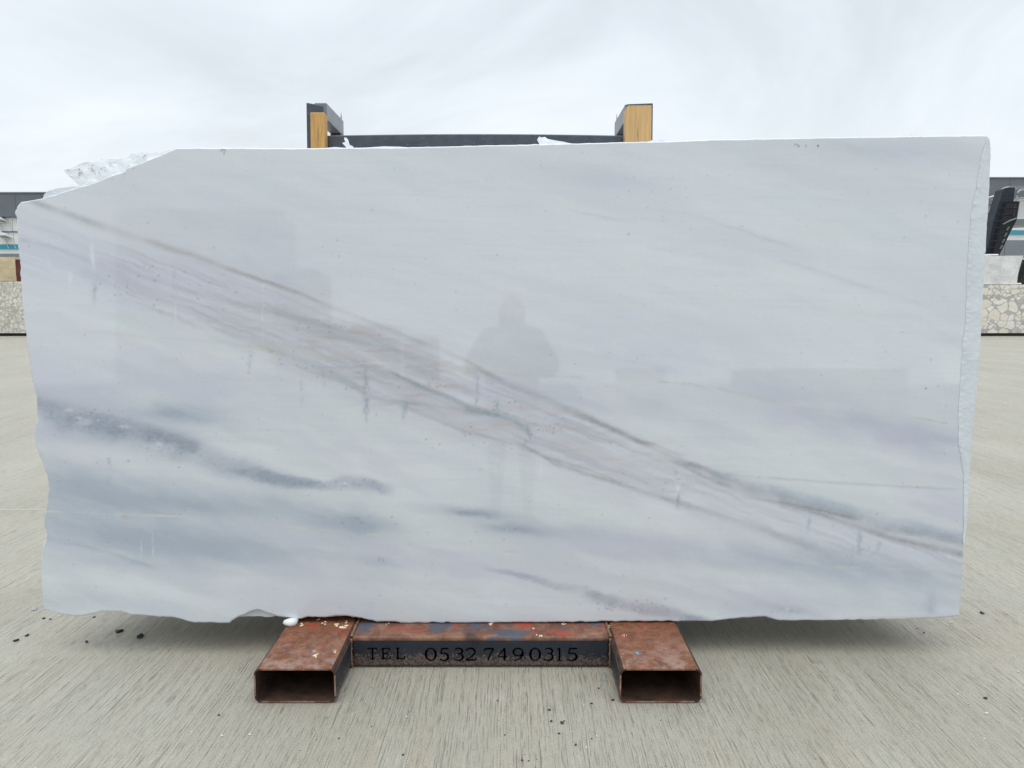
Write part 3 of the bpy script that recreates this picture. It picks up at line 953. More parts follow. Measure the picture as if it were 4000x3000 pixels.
        tgt = np.array(GREY) * 0.8 if random.random() < 0.95 else np.array(WHITE)
        col[s0] = col[s0] * (1 - m_) + tgt * m_
    gr = 0.975 + 0.05 * fbm(DX / 3.0, DY / 1.6, 61, 2)
    col *= gr[..., None]
    return np.clip(col * np.array((0.895, 0.888, 0.905)), 0.01, 0.95)


def build_front_slab():
    th = 0.020
    rows, cols = U.shape
    n = rows * cols
    # local axes: x = u, y = into the slab, z = v ; tiny arris along the rim
    idx = np.arange(n).reshape(rows, cols)
    ring = np.concatenate([idx[0, :], idx[1:, -1], idx[-1, -2::-1], idx[-2:0:-1, 0]])
    co = np.stack([U, np.zeros_like(U), V], -1).reshape(-1, 3)
    rim = co[ring]
    nxt, prv = np.roll(rim, -1, 0), np.roll(rim, 1, 0)
    tg = nxt - prv
    nr = np.stack([tg[:, 2], np.zeros(len(tg)), -tg[:, 0]], 1)
    nr /= np.maximum(1e-9, np.linalg.norm(nr, axis=1))[:, None]
    rg = fbm(rim[:, 0] * 30, rim[:, 2] * 30, 71, 4) - 0.5
    co[ring, 1] += 0.0016                                   # arris
    layers = []
    for dep, out in ((0.004, 0.0012), (0.010, 0.0006), (0.016, -0.0008), (th, -0.003)):
        p = rim + nr * (out + rg * 0.004 * (dep / th))[:, None]
        p[:, 1] = dep
        layers.append(p)
    m = len(ring)
    back = np.array([[co[:, 0].mean(), th, co[:, 2].mean()]])
    allco = np.concatenate([co] + layers + [back])
    quads = np.stack([idx[:-1, :-1], idx[:-1, 1:], idx[1:, 1:], idx[1:, :-1]], -1).reshape(-1, 4)
    faces = [quads]
    prev = ring
    for k in range(4):
        cur = n + k * m + np.arange(m)
        faces.append(np.stack([prev, cur, np.roll(cur, -1), np.roll(prev, -1)], -1))
        prev = cur
    q = np.concatenate(faces)
    tri = np.stack([prev, np.full(m, len(allco) - 1), np.roll(prev, -1)], -1)
    me = bpy.data.meshes.new('marble_slab')
    me.vertices.add(len(allco))
    me.vertices.foreach_set('co', allco.astype(np.float32).ravel())
    nl = q.size + tri.size
    me.loops.add(nl)
    me.loops.foreach_set('vertex_index', np.concatenate([q.ravel(), tri.ravel()]).astype(np.int32))
    me.polygons.add(len(q) + len(tri))
    st = np.concatenate([np.arange(len(q)) * 4, q.size + np.arange(len(tri)) * 3]).astype(np.int32)
    me.polygons.foreach_set('loop_start', st)
    mi = np.zeros(len(q) + len(tri), np.int32)
    mi[len(quads):] = 1
    me.materials.append(M['marble'])
    me.materials.append(M['edge'])
    me.polygons.foreach_set('material_index', mi)
    me.update(calc_edges=True)
    me.validate()
    col = np.ones((len(allco), 4), np.float32)
    c3 = marble_colour().reshape(-1, 3)
    col[:n, :3] = c3
    col[n:, :3] = (0.72, 0.76, 0.77)
    at = me.attributes.new('marble', 'FLOAT_COLOR', 'POINT')
    at.data.foreach_set('color', col.ravel())
    o = mesh_obj('marble_slab', me, None, None, SO, (-LEAN, 0, 0))
    tag(o, 'polished white marble slab with grey diagonal veins, foremost on the rusty rack', 'marble slab', kind='thing')
    return o


front_slab = build_front_slab()


def build_resin_edge():
    """frosty strip of resin drips along the slab's right margin"""
    inner = [(3851, 548), (3838, 600), (3826, 652), (3812, 744), (3798, 804), (3790, 869), (3785, 934), (3779, 1015), (3774, 1150), (3770, 1260), (3760, 1339), (3752, 1457), (3744, 1613), (3744, 1739), (3752, 1786), (3760, 1833), (3764, 1960), (3762, 2060), (3760, 2120)]
    outer = [(3866, 548), (3869, 609), (3865, 695), (3858, 826), (3850, 961), (3843, 1086), (3834, 1233), (3827, 1390), (3821, 1436), (3810, 1565), (3801, 1671), (3791, 1794), (3784, 1888), (3780, 1990), (3772, 2084), (3766, 2120)]
    n, k = 420, 14
    a = curve_uv(inner, n, 0.007, 81)
    b = curve_uv(outer, n, 0.004, 82)
    s, t = np.meshgrid(np.linspace(0, 1, k + 1), np.linspace(0, 1, n + 1))
    uu = a[:, None, 0] * (1 - s) + b[:, None, 0] * s
    vv = a[:, None, 1] * (1 - s) + b[:, None, 1] * s
    prof = np.minimum(1, np.minimum(s, 1 - s) * 9)
    lump = fbm(uu * 120, vv * 120, 83, 3)
    ridge = np.exp(-((s - 0.10) / 0.09) ** 2) * np.clip(vnoise(uu * 0 + 3, vv * 160, 84) - 0.35, 0, 1) * 0.006
    ridge += np.exp(-((s - 0.93) / 0.06) ** 2) * np.clip(vnoise(uu * 0 + 8, vv * 130, 85) - 0.35, 0, 1) * 0.005
    h = 0.0008 + prof * (0.0010 + 0.0020 * np.clip(lump - 0.45, 0, 1)) + 0.5 * ridge * prof
    bm = bmesh.new()
    vsx = [[bm.verts.new((uu[j, i], -h[j, i], vv[j, i])) for i in range(k + 1)] for j in range(n + 1)]
    for j in range(n):
        for i in range(k):
            bm.faces.new((vsx[j][i], vsx[j][i + 1], vsx[j + 1][i + 1], vsx[j + 1][i]))
    o = from_bm('resin_edge', bm, M['resin'], front_slab, smooth=True)
    tag(o, label='frosty rough strip of clear resin drips along the edge')
    return o


build_resin_edge()


def outline_slab(name, pts, w0, w1, mat, jit=0.005, seed=5):
    """a flat slab standing w0..w1 metres behind the front face, outline given in pixels"""
    q = np.array([slab_uv(x, y, w0) for x, y in pts + [pts[0]]])
    d = np.concatenate([[0], np.cumsum(np.linalg.norm(np.diff(q, axis=0), axis=1))])
    n = int(d[-1] / 0.012)
    s = np.linspace(0, d[-1], n, endpoint=False)
    p = np.stack([np.interp(s, d, q[:, 0]), np.interp(s, d, q[:, 1])], 1)
    p += np.stack([fbm(s * 30, s * 0, seed, 4) - 0.5, fbm(s * 30, s * 0 + 9, seed, 4) - 0.5], 1) * jit * 2
    bm = bmesh.new()
    bm_prism(bm, [tuple(x) for x in p], 'y', 0.0, w1 - w0)
    o = from_bm(name, bm, mat, None, SO - NV * w0, (-LEAN, 0, 0))
    return o


BACK = [(172, 775), (178, 752), (191, 742), (258, 734), (306, 727), (400, 705), (560, 660), (700, 612), (900, 596), (1600, 590), (2300, 575), (3000, 556), (3840, 545), (3850, 620), (3838, 830), (3815, 1230), (3790, 1600), (3760, 1980), (3740, 2250), (3728, 2380),
        (3000, 2394), (2300, 2405), (1500, 2409), (1090, 2408), (930, 2409), (900, 2406), (700, 2380), (500, 2365), (300, 2350), (240, 2200), (250, 1900), (210, 1700), (200, 1400), (180, 1100)]
o = outline_slab('marble_slab', BACK, 0.0225, 0.0425, mat_veined('unpolished_marble_back', (0.72, 0.76, 0.765), (0.60, 0.63, 0.68), 1.0, 0.5))
tag(o, 'second white marble slab tucked behind the polished veined slab', 'marble slab', kind='thing')


back_slab = o
for k in range(18):
    # unseen slabs added to the bundle to shade the ground, edges out of line
    c = back_slab.copy()
    C.objects.link(c)
    c.location = Vector(SO - NV * (0.0225 + 0.0235 * (k + 1)))
    c.location.x += random.uniform(-0.012, 0.012) - 0.012
    c.scale = (0.985 - 0.0025 * k, 1, 0.988 - 0.001 * k)
    tag(c, 'unseen white marble slab added to the bundle to shade the ground beneath', 'marble slab', 'added slabs in the bundle', 'thing')
# ------------------------------------------------------------------ plastic film behind the slabs
def film_sheet(name, pts, w, amp, seed, mat):
    """crumpled sheet: outline in pixels at depth w, filled with a fine triangle mesh"""
    from mathutils.geometry import delaunay_2d_cdt
    q = np.array([slab_uv(x, y, w) for x, y in pts])
    poly = [Vector(p) for p in q]
    lo, hi = q.min(0), q.max(0)
    step = max(0.006, min(hi - lo) / 22)
    ptsi = []
    r_ = random.Random(seed)
    for x in np.arange(lo[0], hi[0], step):
        for y in np.arange(lo[1], hi[1], step):
            ptsi.append(Vector((x + r_.uniform(-.3, .3) * step, y + r_.uniform(-.3, .3) * step)))
    n = len(poly)
    vc, _, fc, *_r = delaunay_2d_cdt(poly + ptsi, [(i, (i + 1) % n) for i in range(n)], [list(range(n))], 1, 1e-5)
    bm = bmesh.new()
    a = np.array([[v.x, v.y] for v in vc])
    z = (fbm(a[:, 0] * 22, a[:, 1] * 22, seed, 4) - 0.5) * amp + (fbm(a[:, 0] * 60, a[:, 1] * 60, seed + 3, 3) - 0.5) * amp * 0.5
    f1 = [bm.verts.new((p[0], zz, p[1])) for p, zz in zip(a, z)]
    f2 = [bm.verts.new((p[0], zz + 0.0015, p[1])) for p, zz in zip(a, z)]
    cnt = {}
    for f in fc:
        bm.faces.new([f1[i] for i in f])
        bm.faces.new([f2[i] for i in reversed(f)])
        for i in range(len(f)):
            e = (f[i], f[(i + 1) % len(f)])
            cnt[tuple(sorted(e))] = cnt.get(tuple(sorted(e)), 0) + 1
    for (i, j), c in cnt.items():
        if c == 1: bm.faces.new((f1[i], f1[j], f2[j], f2[i]))
    o = from_bm(name, bm, mat, None, SO - NV * w, (-LEAN, 0, 0), smooth=False)
    return o


FILM = [(246, 664), (262, 660), (280, 658), (313, 641), (340, 633), (358, 631), (375, 632), (390, 627), (397, 618), (401, 629), (413, 621), (450, 620), (489, 618), (503, 612), (511, 599), (540, 597), (570, 595), (605, 595), (638, 595), (665, 588), (700, 578), (760, 590), (760, 700), (640, 760), (420, 800), (330, 770), (306, 725), (286, 704), (267, 687)]
o = film_sheet('plastic_film', FILM, 0.470, 0.010, 91, M['film'])
tag(o, 'torn translucent plastic film beaded with rain, sticking out above the slab shoulder', 'plastic film')
film = o


def beads(parent, w, seed, n, region):
    r_ = random.Random(seed)
    bm = bmesh.new()
    for _ in range(n):
        cx, cy, sx, sy = r_.choice(region)
        p = slab_uv(r_.gauss(cx, sx), r_.gauss(cy, sy), w)
        s = r_.uniform(0.0010, 0.0024)
        mtx = Matrix.Translation((p[0], -0.004, p[1])) @ Matrix.Diagonal((s * r_.uniform(1, 2), s * 0.7, s, 1))
        bmesh.ops.create_icosphere(bm, subdivisions=1, radius=1, matrix=mtx)
    o = from_bm('water_beads', bm, mat_plain('water_bead', (0.36, 0.38, 0.40), 0.1, 0.5, 90), parent, smooth=True)
    tag(o, kind='stuff')
    return o


beads(film, 0.470, 4, 30, [(370, 652, 32, 7), (390, 668, 30, 8), (305, 672, 14, 6), (545, 615, 18, 5), (570, 610, 16, 4)])

scraps = [
    ('white plastic scrap, thin and hooked, poking up beside the narrow batten', [(1336, 558), (1350, 554), (1345, 546), (1344, 538), (1352, 537), (1360, 546), (1366, 566), (1378, 571), (1392, 600), (1352, 600), (1352, 575)], 0.479, 0.004),
    ('crumpled clear plastic scrap lying in front of the slate crossbeam', [(2098, 545), (2106, 534), (2118, 537), (2128, 534), (2140, 543), (2170, 549), (2200, 553), (2232, 560), (2240, 590), (2105, 592), (2106, 562)], 0.479, 0.008),
    ('low strip of clear plastic beside the wide pine batten', [(2528, 553), (2550, 547), (2580, 545), (2610, 550), (2625, 580), (2528, 585)], 0.479, 0.004),
    ('wisp of clear film on the slab top near its square corner', [(3545, 530), (3556, 524), (3572, 524), (3578, 532), (3575, 560), (3545, 560)], 0.022, 0.004),
    ('ruffled plastic edge showing between slab top and crossbeam', [(1270, 578), (1310, 574), (1340, 577), (1400, 577), (1440, 576), (1500, 572), (1560, 573), (1600, 576), (1600, 610), (1270, 610)], 0.479, 0.004)]
for k, (lab, pts, w, amp) in enumerate(scraps):
    o = film_sheet('plastic_scrap', pts, w, amp, 95 + k, M['film'])
    tag(o, lab, 'plastic scrap')


# ------------------------------------------------------------------ the steel rack
FRONT_Y = on_ground(1990, 2748)[1]            # open ends of the feet
BACK_Y = 3.85
rack = empty('slab_rack', (0, FRONT_Y, 0))
tag(rack, 'rusty steel slab rack with box feet, phone number beam and wood-faced posts', 'rack')


def rel(p):
    return (p[0], p[1] - FRONT_Y, p[2])


def rounded(x0, x1, z0, z1, r, seg=4):
    out = []
    for cx, cz, a0 in ((x1 - r, z0 + r, -90), (x1 - r, z1 - r, 0), (x0 + r, z1 - r, 90), (x0 + r, z0 + r, 180)):
        for k in range(seg + 1):
            a = R(a0 + 90 * k / seg)
            out.append((cx + r * math.cos(a), cz + r * math.sin(a)))
    return out


def hollow(name, x0, x1, z0, z1, y0, y1, wall, rad, mat, parent):
    bm = bmesh.new()
    O = rounded(x0, x1, z0, z1, rad)
    I = rounded(x0 + wall, x1 - wall, z0 + wall, z1 - wall, max(0.002, rad - wall))
    n = len(O)
    ys = np.linspace(y0, y1, 13)
    g = np.random.default_rng(3)
    Os = [[bm.verts.new((p[0] + (g.uniform(-.0007, .0007) if 0 < k < 12 else 0), y, p[1])) for p in O] for k, y in enumerate(ys)]
    Is = [[bm.verts.new((p[0], y, p[1])) for p in I] for y in ys]
    for k in range(len(ys) - 1):
        for i in range(n):
            j = (i + 1) % n
            bm.faces.new((Os[k][i], Os[k][j], Os[k + 1][j], Os[k + 1][i]))
            bm.faces.new((Is[k][j], Is[k][i], Is[k + 1][i], Is[k + 1][j]))
    for i in range(n):
        j = (i + 1) % n
        bm.faces.new((Os[0][j], Os[0][i], Is[0][i], Is[0][j]))
        bm.faces.new((Os[-1][i], Os[-1][j], Is[-1][j], Is[-1][i]))
    o = from_bm(name, bm, mat, parent)
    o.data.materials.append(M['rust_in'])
    o.data.materials.append(M['beam'])
    for p in o.data.polygons:
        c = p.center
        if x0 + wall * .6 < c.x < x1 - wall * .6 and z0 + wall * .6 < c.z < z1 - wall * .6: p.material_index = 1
        elif abs(p.normal.x) > 0.75: p.material_index = 2
    return o


fx = [on_Y(x, 2680, FRONT_Y)[0] for x in (992, 1312, 2420, 2742)]
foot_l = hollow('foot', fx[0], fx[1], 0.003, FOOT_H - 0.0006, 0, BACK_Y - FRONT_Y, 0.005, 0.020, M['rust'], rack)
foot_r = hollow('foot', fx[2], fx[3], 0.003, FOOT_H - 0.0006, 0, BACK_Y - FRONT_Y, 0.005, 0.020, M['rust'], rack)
# lower beam; thin black plates imitate the shaded cut-outs of its phone number
BEAM_Y = on_ground(1990, 2609)[1]
beam_y = BEAM_Y - FRONT_Y
bm = bmesh.new()
bm_box(bm, (fx[1] + 0.0012, beam_y, 0.004), (fx[2] - 0.0012, beam_y + 0.20, FOOT_H - 0.003), 0.009, 3)
for xx in (0, 2):
    box('added_end_cap', (fx[xx] + 0.012, BACK_Y - FRONT_Y - 0.012, 0.012), (fx[xx + 1] - 0.012, BACK_Y - FRONT_Y - 0.008, FOOT_H - 0.012), M['rust_in'], rack)  # added caps that stop daylight entering the feet from behind
lower = from_bm('lower_beam', bm, M['beam'], rack)
bm = bmesh.new()
bm_box(bm, (fx[1] + 0.0012, BACK_Y - FRONT_Y - 0.22, 0.004), (fx[2] - 0.0012, BACK_Y - FRONT_Y - 0.04, FOOT_H - 0.003), 0.009, 3)
from_bm('rear_beam', bm, M['beam'], rack)

# ---- letters: strokes with swelling widths, in a box of height 1
def arc(cx, cy, rx, ry, a0, a1, w0, w1, n=10):
    out = []
    for k in range(n + 1):
        t_ = k / n
        a = R(a0 + (a1 - a0) * t_)
        out.append((cx + rx * math.cos(a), cy + ry * math.sin(a), w0 + (w1 - w0) * math.sin(math.pi * t_)))
    return out


GL = {
    'T': [[(0.04, .96, .05), (.70, .96, .05)], [(.05, .97, .03), (.03, .78, .02)], [(.69, .97, .03), (.71, .78, .02)], [(.37, .97, .12), (.37, .03, .12)], [(.22, .02, .04), (.52, .02, .04)]],
    'E': [[(.16, .97, .12), (.16, .03, .12)], [(.04, .96, .05), (.62, .96, .05)], [(.16, .52, .05), (.48, .52, .05)], [(.04, .03, .05), (.66, .03, .05)], [(.61, .97, .03), (.63, .78, .02)], [(.48, .62, .03), (.48, .42, .03)], [(.65, .03, .03), (.69, .24, .02)]],
    'L': [[(.16, .97, .12), (.16, .03, .12)], [(.02, .97, .04), (.30, .97, .04)], [(.04, .03, .05), (.66, .03, .05)], [(.65, .03, .03), (.70, .28, .02)]],
    '0': [arc(.36, .5, .29, .47, 100, 260, .05, .14), arc(.36, .5, .29, .47, -80, 80, .05, .14), arc(.36, .5, .29, .47, 74, 106, .05, .05, 4), arc(.36, .5, .29, .47, 254, 286, .05, .05, 4)],
    '1': [[(.24, .98, .12), (.24, .03, .12)], [(.06, .85, .03), (.26, .98, .05)], [(.08, .02, .04), (.40, .02, .04)]],
    '2': [arc(.33, .70, .26, .27, 165, -25, .05, .13), [(.565, .59, .10), (.42, .36, .07), (.06, .05, .05)], [(.06, .06, .12), (.62, .06, .12)], [(.62, .06, .05), (.66, .22, .03)]],
    '3': [arc(.30, .75, .23, .22, 150, -80, .05, .12), arc(.28, .29, .28, .27, 80, -155, .05, .13), [(.22, .54, .04), (.36, .54, .05)]],
    '4': [[(.48, .98, .12), (.48, .03, .12)], [(.48, .98, .05), (.04, .34, .05)], [(.03, .31, .08), (.66, .31, .08)]],
    '5': [[(.16, .95, .11), (.58, .95, .11)], [(.16, .95, .05), (.10, .54, .05)], arc(.28, .30, .28, .30, 125, -150, .05, .14)],
    '7': [[(.08, .93, .12), (.62, .93, .12)], [(.08, .95, .04), (.05, .76, .03)], [(.61, .93, .06), (.40, .50, .08), (.26, .02, .10)]],
    '9': [arc(.33, .67, .26, .30, 0, 360, .07, .10, 16), [(.59, .70, .12), (.58, .42, .12), (.44, .16, .09), (.14, .01, .04)]],
}


def build_letters():
    spec = [('T', 275, 347), ('E', 378, 452), ('L', 494, 566), ('0', 722, 808), ('5', 838, 908), ('3', 948, 1022), ('2', 1038, 1126), ('7', 1186, 1264), ('4', 1292, 1372), ('9', 1408, 1492), ('0', 1542, 1628), ('3', 1656, 1728), ('1', 1752, 1800), ('5', 1838, 1918)]
    for ch, a, b in spec:
        bm = bmesh.new()
        pa = on_Y(1300 + a * .4973, 2400 + (350 if ch in 'TEL' else 362) * .4973, BEAM_Y)
        pb = on_Y(1300 + b * .4973, 2400 + 262 * .4973, BEAM_Y)
        hgt = pb[2] - pa[2]
        gw = max(p[0] for s in GL[ch] for p in s)
        kx = (pb[0] - pa[0]) / gw
        for s in GL[ch]:
            top = []
            for i, (x, z, w) in enumerate(s):
                x0, z0, _ = s[max(0, i - 1)]
                x1, z1, _ = s[min(len(s) - 1, i + 1)]
                d = Vector((x1 - x0, z1 - z0)).normalized()
                nn = Vector((-d.y, d.x)) * max(w, 0.085) * 0.46
                top.append(((x + nn.x), (z + nn.y), (x - nn.x), (z - nn.y)))
            A = [bm.verts.new((p[0] * kx, 0, p[1] * hgt)) for p in top]
            B = [bm.verts.new((p[2] * kx, 0, p[3] * hgt)) for p in top]
            for i in range(len(top) - 1):
                bm.faces.new((A[i], A[i + 1], B[i + 1], B[i]))
        r_ = bmesh.ops.solidify(bm, geom=bm.faces[:], thickness=0.0008)
        o = from_bm('letter', bm, M['letter'], lower, (pa[0], beam_y - 0.0014, pa[2]))
        o['label'] = 'black plate imitating the shaded cut-out letter ' + ch


build_letters()
# welds where the beam meets the feet
for x in (fx[1], fx[2]):
    bm = bmesh.new()
    pts = []
    for k in range(26):
        yy = beam_y + 0.004 + k * 0.0075
        pts.append((x + random.uniform(-.002, .002), yy, FOOT_H - 0.003 + random.uniform(-.001, .0006)))
    bm_tube(bm, pts, [0.0045 + random.uniform(-.001, .0014) for _ in pts], 6)
    from_bm('weld_bead', bm, M['weld'], rack, smooth=True)
    bm = bmesh.new()
    pts = [(x + random.uniform(-.0015, .0015), beam_y - 0.001, 0.006 + k * 0.0068) for k in range(15)]
    bm_tube(bm, pts, [0.004 + random.uniform(-.001, .001) for _ in pts], 6)
    from_bm('weld_bead', bm, M['weld'], rack, smooth=True)

# cream splashes on the feet
def splash(x, y, r0, parent, mat, seed, z=FOOT_H):
    p = rel(on_ground(x, y, z))
    r_ = random.Random(seed)
    bm = bmesh.new()
    m = 7
    cx, cy = p[0], p[1]
    for k in range(r_.randint(3, 5)):
        px, py = cx + r_.gauss(0, r0 * 0.8), cy + r_.gauss(0, r0 * 1.2)
        ra = r0 * r_.uniform(.3, .7)
        mt = Matrix.Translation((px, py, z - 0.0005)) @ Matrix.Rotation(r_.uniform(0, 3), 4, 'Z') @ Matrix.Diagonal((ra * r_.uniform(1, 1.9), ra * r_.uniform(.8, 1.2), 0.0025, 1))
        bmesh.ops.create_icosphere(bm, subdivisions=2, radius=1, matrix=mt)
    return from_bm('splash', bm, mat, parent, smooth=True)


for k, (x, y, r0, par) in enumerate(((1178, 2440, .006, foot_l), (1273, 2431, .008, foot_l), (1312, 2440, .009, foot_l), (1340, 2448, .009, foot_l), (1352, 2440, .008, foot_l), (1232, 2562, .006, foot_l), (1310, 2545, .004, foot_l), (1240, 2420, .006, foot_l),
                                     (2435, 2484, .004, foot_r), (2440, 2478, .003, foot_r), (2084, 2456, .004, lower), (2108, 2478, .006, lower), (2204, 2437, .005, lower), (1912, 2438, .006, lower), (1515, 2436, .004, lower), (2380, 2446, .004, lower))):
    splash(x, y, r0, par, M['cream'], k, FOOT_H - (0.003 if par is lower else 0.0006))
splash(2490, 2552, .005, foot_r, M['blue'], 77, FOOT_H - 0.0006)

# ---- posts, battens, crossbeams: laid out in the leaning plane behind the slabs
W_BAT, W_POST = 0.487, 0.537
lean = empty('lean_frame', (0, SO[1] - FRONT_Y, SO[2]), (-LEAN, 0, 0))


def lean_box(name, x0px, x1px, ytop_px, w0, w1, vbot, mat, parent, bev=0.003, topcut=None):
    """box in slab axes: pixel columns taken at the height of its top, w0..w1 behind the front face"""
    a = slab_uv(x0px, ytop_px, w0)
    b = slab_uv(x1px, ytop_px, w0)
    bm = bmesh.new()
    bm_box(bm, (a[0], w0, vbot), (b[0], w1, a[1]), bev)
    if topcut:
        for v in bm.verts:
            if v.co.z > a[1] - 0.02: v.co.z -= topcut * (v.co.x - a[0]) / (b[0] - a[0])
    me = bpy.data.meshes.new(name)
    bmesh.ops.recalc_face_normals(bm, faces=bm.faces[:])
    bm.transform(Matrix.Translation((0, SO[1] - FRONT_Y, SO[2])) @ Matrix.Rotation(-LEAN, 4, 'X'))
    bm.to_mesh(me)
    bm.free()
    return mesh_obj(name, me, mat, parent), a, b


bpy.data.objects.remove(lean)
post_l, a, b = lean_box('upright', 1196, 1263, 400, W_POST, W_POST + 0.05, 0.002, M['steel'], rack, 0.003, 0.012)
PL = (a, b)
ba, _, _ = lean_box('wood_batten', 1211, 1267, 438, W_BAT, W_POST - 0.001, 0.004, M['wood_a'], rack, 0.004)
tag(ba, label='narrow golden pine batten set below the post top')
post_r, a, b = lean_box('upright', 2449, 2551, 406, W_POST, W_POST + 0.05, 0.002, M['steel'], rack, 0.003, -0.004)
PR = (a, b)
# the wide batten has a planed-off corner
a_ = slab_uv(2444, 412, W_BAT); b_ = slab_uv(2546, 410, W_BAT)
x0, x1, zt = a_[0], b_[0], a_[1]
poly = [(x0, 0.004), (x1, 0.004), (x1, zt + 0.001), (x0 + 0.010, zt), (x0 + 0.002, zt - 0.011), (x0, zt - 0.02)]
bm = bmesh.new()
bm_prism(bm, poly, 'y', W_BAT, W_POST - 0.001)
bm.transform(Matrix.Translation((0, SO[1] - FRONT_Y, SO[2])) @ Matrix.Rotation(-LEAN, 4, 'X'))
bt = from_bm('wood_batten', bm, M['wood_b'], rack)
tag(bt, label='wide yellow pine batten with chamfered corner')

# upper crossbeam, slightly bowed upwards
def crossbeam(name, ypx, hgt, w0, w1, bow):
    xa, xb = PL[1][0] + 0.0012, PR[0][0] - 0.0012
    zt_ = slab_uv(1700, ypx, w0)[1]
    bm = bmesh.new()
    n = 24
    rings = []
    for k in range(n + 1):
        t_ = k / n
        x = xa + (xb - xa) * t_
        dz = bow * (1 - (2 * t_ - 1) ** 2)
        sec = [(w0, zt_ - hgt), (w0, zt_ - 0.004), (w0 + 0.004, zt_), (w1 - 0.004, zt_), (w1, zt_ - 0.004), (w1, zt_ - hgt)]
        rings.append([bm.verts.new((x, s[0], s[1] + dz)) for s in sec])
    for k in range(n):
        for i in range(6):
            bm.faces.new((rings[k][i], rings[k][(i + 1) % 6], rings[k + 1][(i + 1) % 6], rings[k + 1][i]))
    bm.faces.new(rings[0]); bm.faces.new(rings[-1][::-1])
    bm.transform(Matrix.Translation((0, SO[1] - FRONT_Y, SO[2])) @ Matrix.Rotation(-LEAN, 4, 'X'))
    return from_bm(name, bm, M['steel'], rack)


crossbeam('upper_beam', 529, 0.060, W_POST + 0.004, W_POST + 0.047, 0.0065)
crossbeam('middle_beam', 1500, 0.060, W_POST + 0.004, W_POST + 0.047, 0.0)

# arms running back from the post tops to the rear posts, which stand on the feet
for k, (pp, sgn) in enumerate(((PL, 1), (PR, -1))):
    a, b = pp
    xi = b[0] if sgn > 0 else a[0]
    zt_ = SO[2] + (a[1]) * math.cos(LEAN) - 0.019
    yf = SO[1] - FRONT_Y + (W_POST + 0.05) + a[1] * math.sin(LEAN) + 0.001
    lo = (min(xi, xi - sgn * 0.05), yf, zt_ - 0.066)
    hi = (max(xi, xi - sgn * 0.05), yf + 0.30, zt_)
    arm = box('arm', lo, hi, M['arm'], rack, 0.003)
    box('rear_post', (lo[0] + 0.002, yf + 0.245, FOOT_H), (hi[0] - 0.002, yf + 0.295, zt_ - 0.067), M['steel'], rack, 0.003)
    # torn tape flapping on the arm end
    bm = bmesh.new()
    pts = [(0, 0), (0.012, 0.002), (0.02, 0.022), (0.012, 0.032), (0.006, 0.040), (0.002, 0.024), (-0.004, 0.012)]
    bm_prism(bm, pts, 'x', 0, 0.0015)
    from_bm('tape_flap', bm, M['arm'], arm, (xi - sgn * 0.004, yf + 0.262, zt_ - 0.012))

# ------------------------------------------------------------------ chips on the ground
def chip(name, x, y, size, mat, label, cat, group=None, z=0.0, flat=0.5, seed=0, rough=0.12, amp=0.35):
    r_ = random.Random(seed)
    bm = bmesh.new()
    bmesh.ops.create_icosphere(bm, subdivisions=2, radius=1.0)
    ph = r_.uniform(0, 9)
    for v in bm.verts:
        k = 1 + amp * math.sin(v.co.x * 3.1 + ph) * math.cos(v.co.y * 2.7 + ph) + r_.uniform(-rough, rough)
        v.co *= k
        v.co.x *= size * 0.68; v.co.y *= size * 0.50; v.co.z *= size * flat * 0.7
        v.co.z = max(v.co.z, -size * flat * 0.4)
    zmin = min(v.co.z for v in bm.verts)
    p = on_ground(x, y, z)
    o = from_bm(name, bm, mat, None, (p[0], p[1], z - zmin + 0.0006), (0, 0, r_.uniform(0, 3)))
    tag(o, label, cat, group)
    return o


k = 0
for x, y, s in ((172, 2417, .009), (197, 2420, .006), (368, 2412, .007), (106, 2484, .011), (63, 2504, .012), (339, 2509, .010), (3836, 2397, .012), (3608, 2473, .006), (3850, 2729, .009), (3583, 2456, .004),
                (2146, 2775, .007), (2153, 2819, .007), (2195, 2826, .008), (2249, 2911, .006), (2040, 2971, .005), (2311, 2887, .004), (2311, 2750, .006), (1324, 2885, .004), (1574, 2950, .005), (1452, 2840, .003), (1972, 2872, .004), (2184, 2867, .005), (2394, 2736, .007), (2339, 2690, .005), (855, 2795, .006), (1943, 2738, .004), (2203, 2818, .004), (2065, 2973, .004)):
    k += 1
    chip('stone_chip', x, y, s, M['chip'], 'small black stone chip lying on the concrete', 'stone chip', 'black chips on the concrete', seed=k)
chip('stone_chip', 466, 2468, .019, M['chip'], 'larger black stone chip with hollow top on the concrete', 'stone chip', None, 0, .45, 101)
chip('stone_chip', 549, 2489, .019, M['chip'], 'larger black wedge shaped stone chip on the shaded concrete', 'stone chip', None, 0, .6, 102)
chip('stone_chip', 135, 2381, .018, M['gchip'], 'pale grey flat stone chip beside the slab corner', 'stone chip', None, 0, .25, 103)
k = 200
for x, y, s in ((3780, 2332, .008), (3713, 2434, .009), (3976, 2625, .008), (3854, 2789, .009), (866, 2876, .008), (976, 2872, .008), (1588, 2801, .006), (3926, 1580, .02), (3843, 1685, .016), (600, 2610, .005), (2280, 2756, .005)):
    k += 1
    chip('marble_chip', x, y, s * 0.85, M['cchip'], 'small white marble chip lying on the concrete', 'marble chip', 'white chips on the concrete', seed=k)
k = 300
for x, y, s in ((2355, 2624, .006), (2350, 2636, .007), (2365, 2660, .006), (2358, 2630, .004), (2108, 2625, .003), (2277, 2624, .004)):
    k += 1
    chip('paint_flake', x, y, s, M['blue'], 'turquoise paint flake on the concrete by the rack foot', 'paint flake', 'turquoise flakes by the rack foot', flat=.2, seed=k)
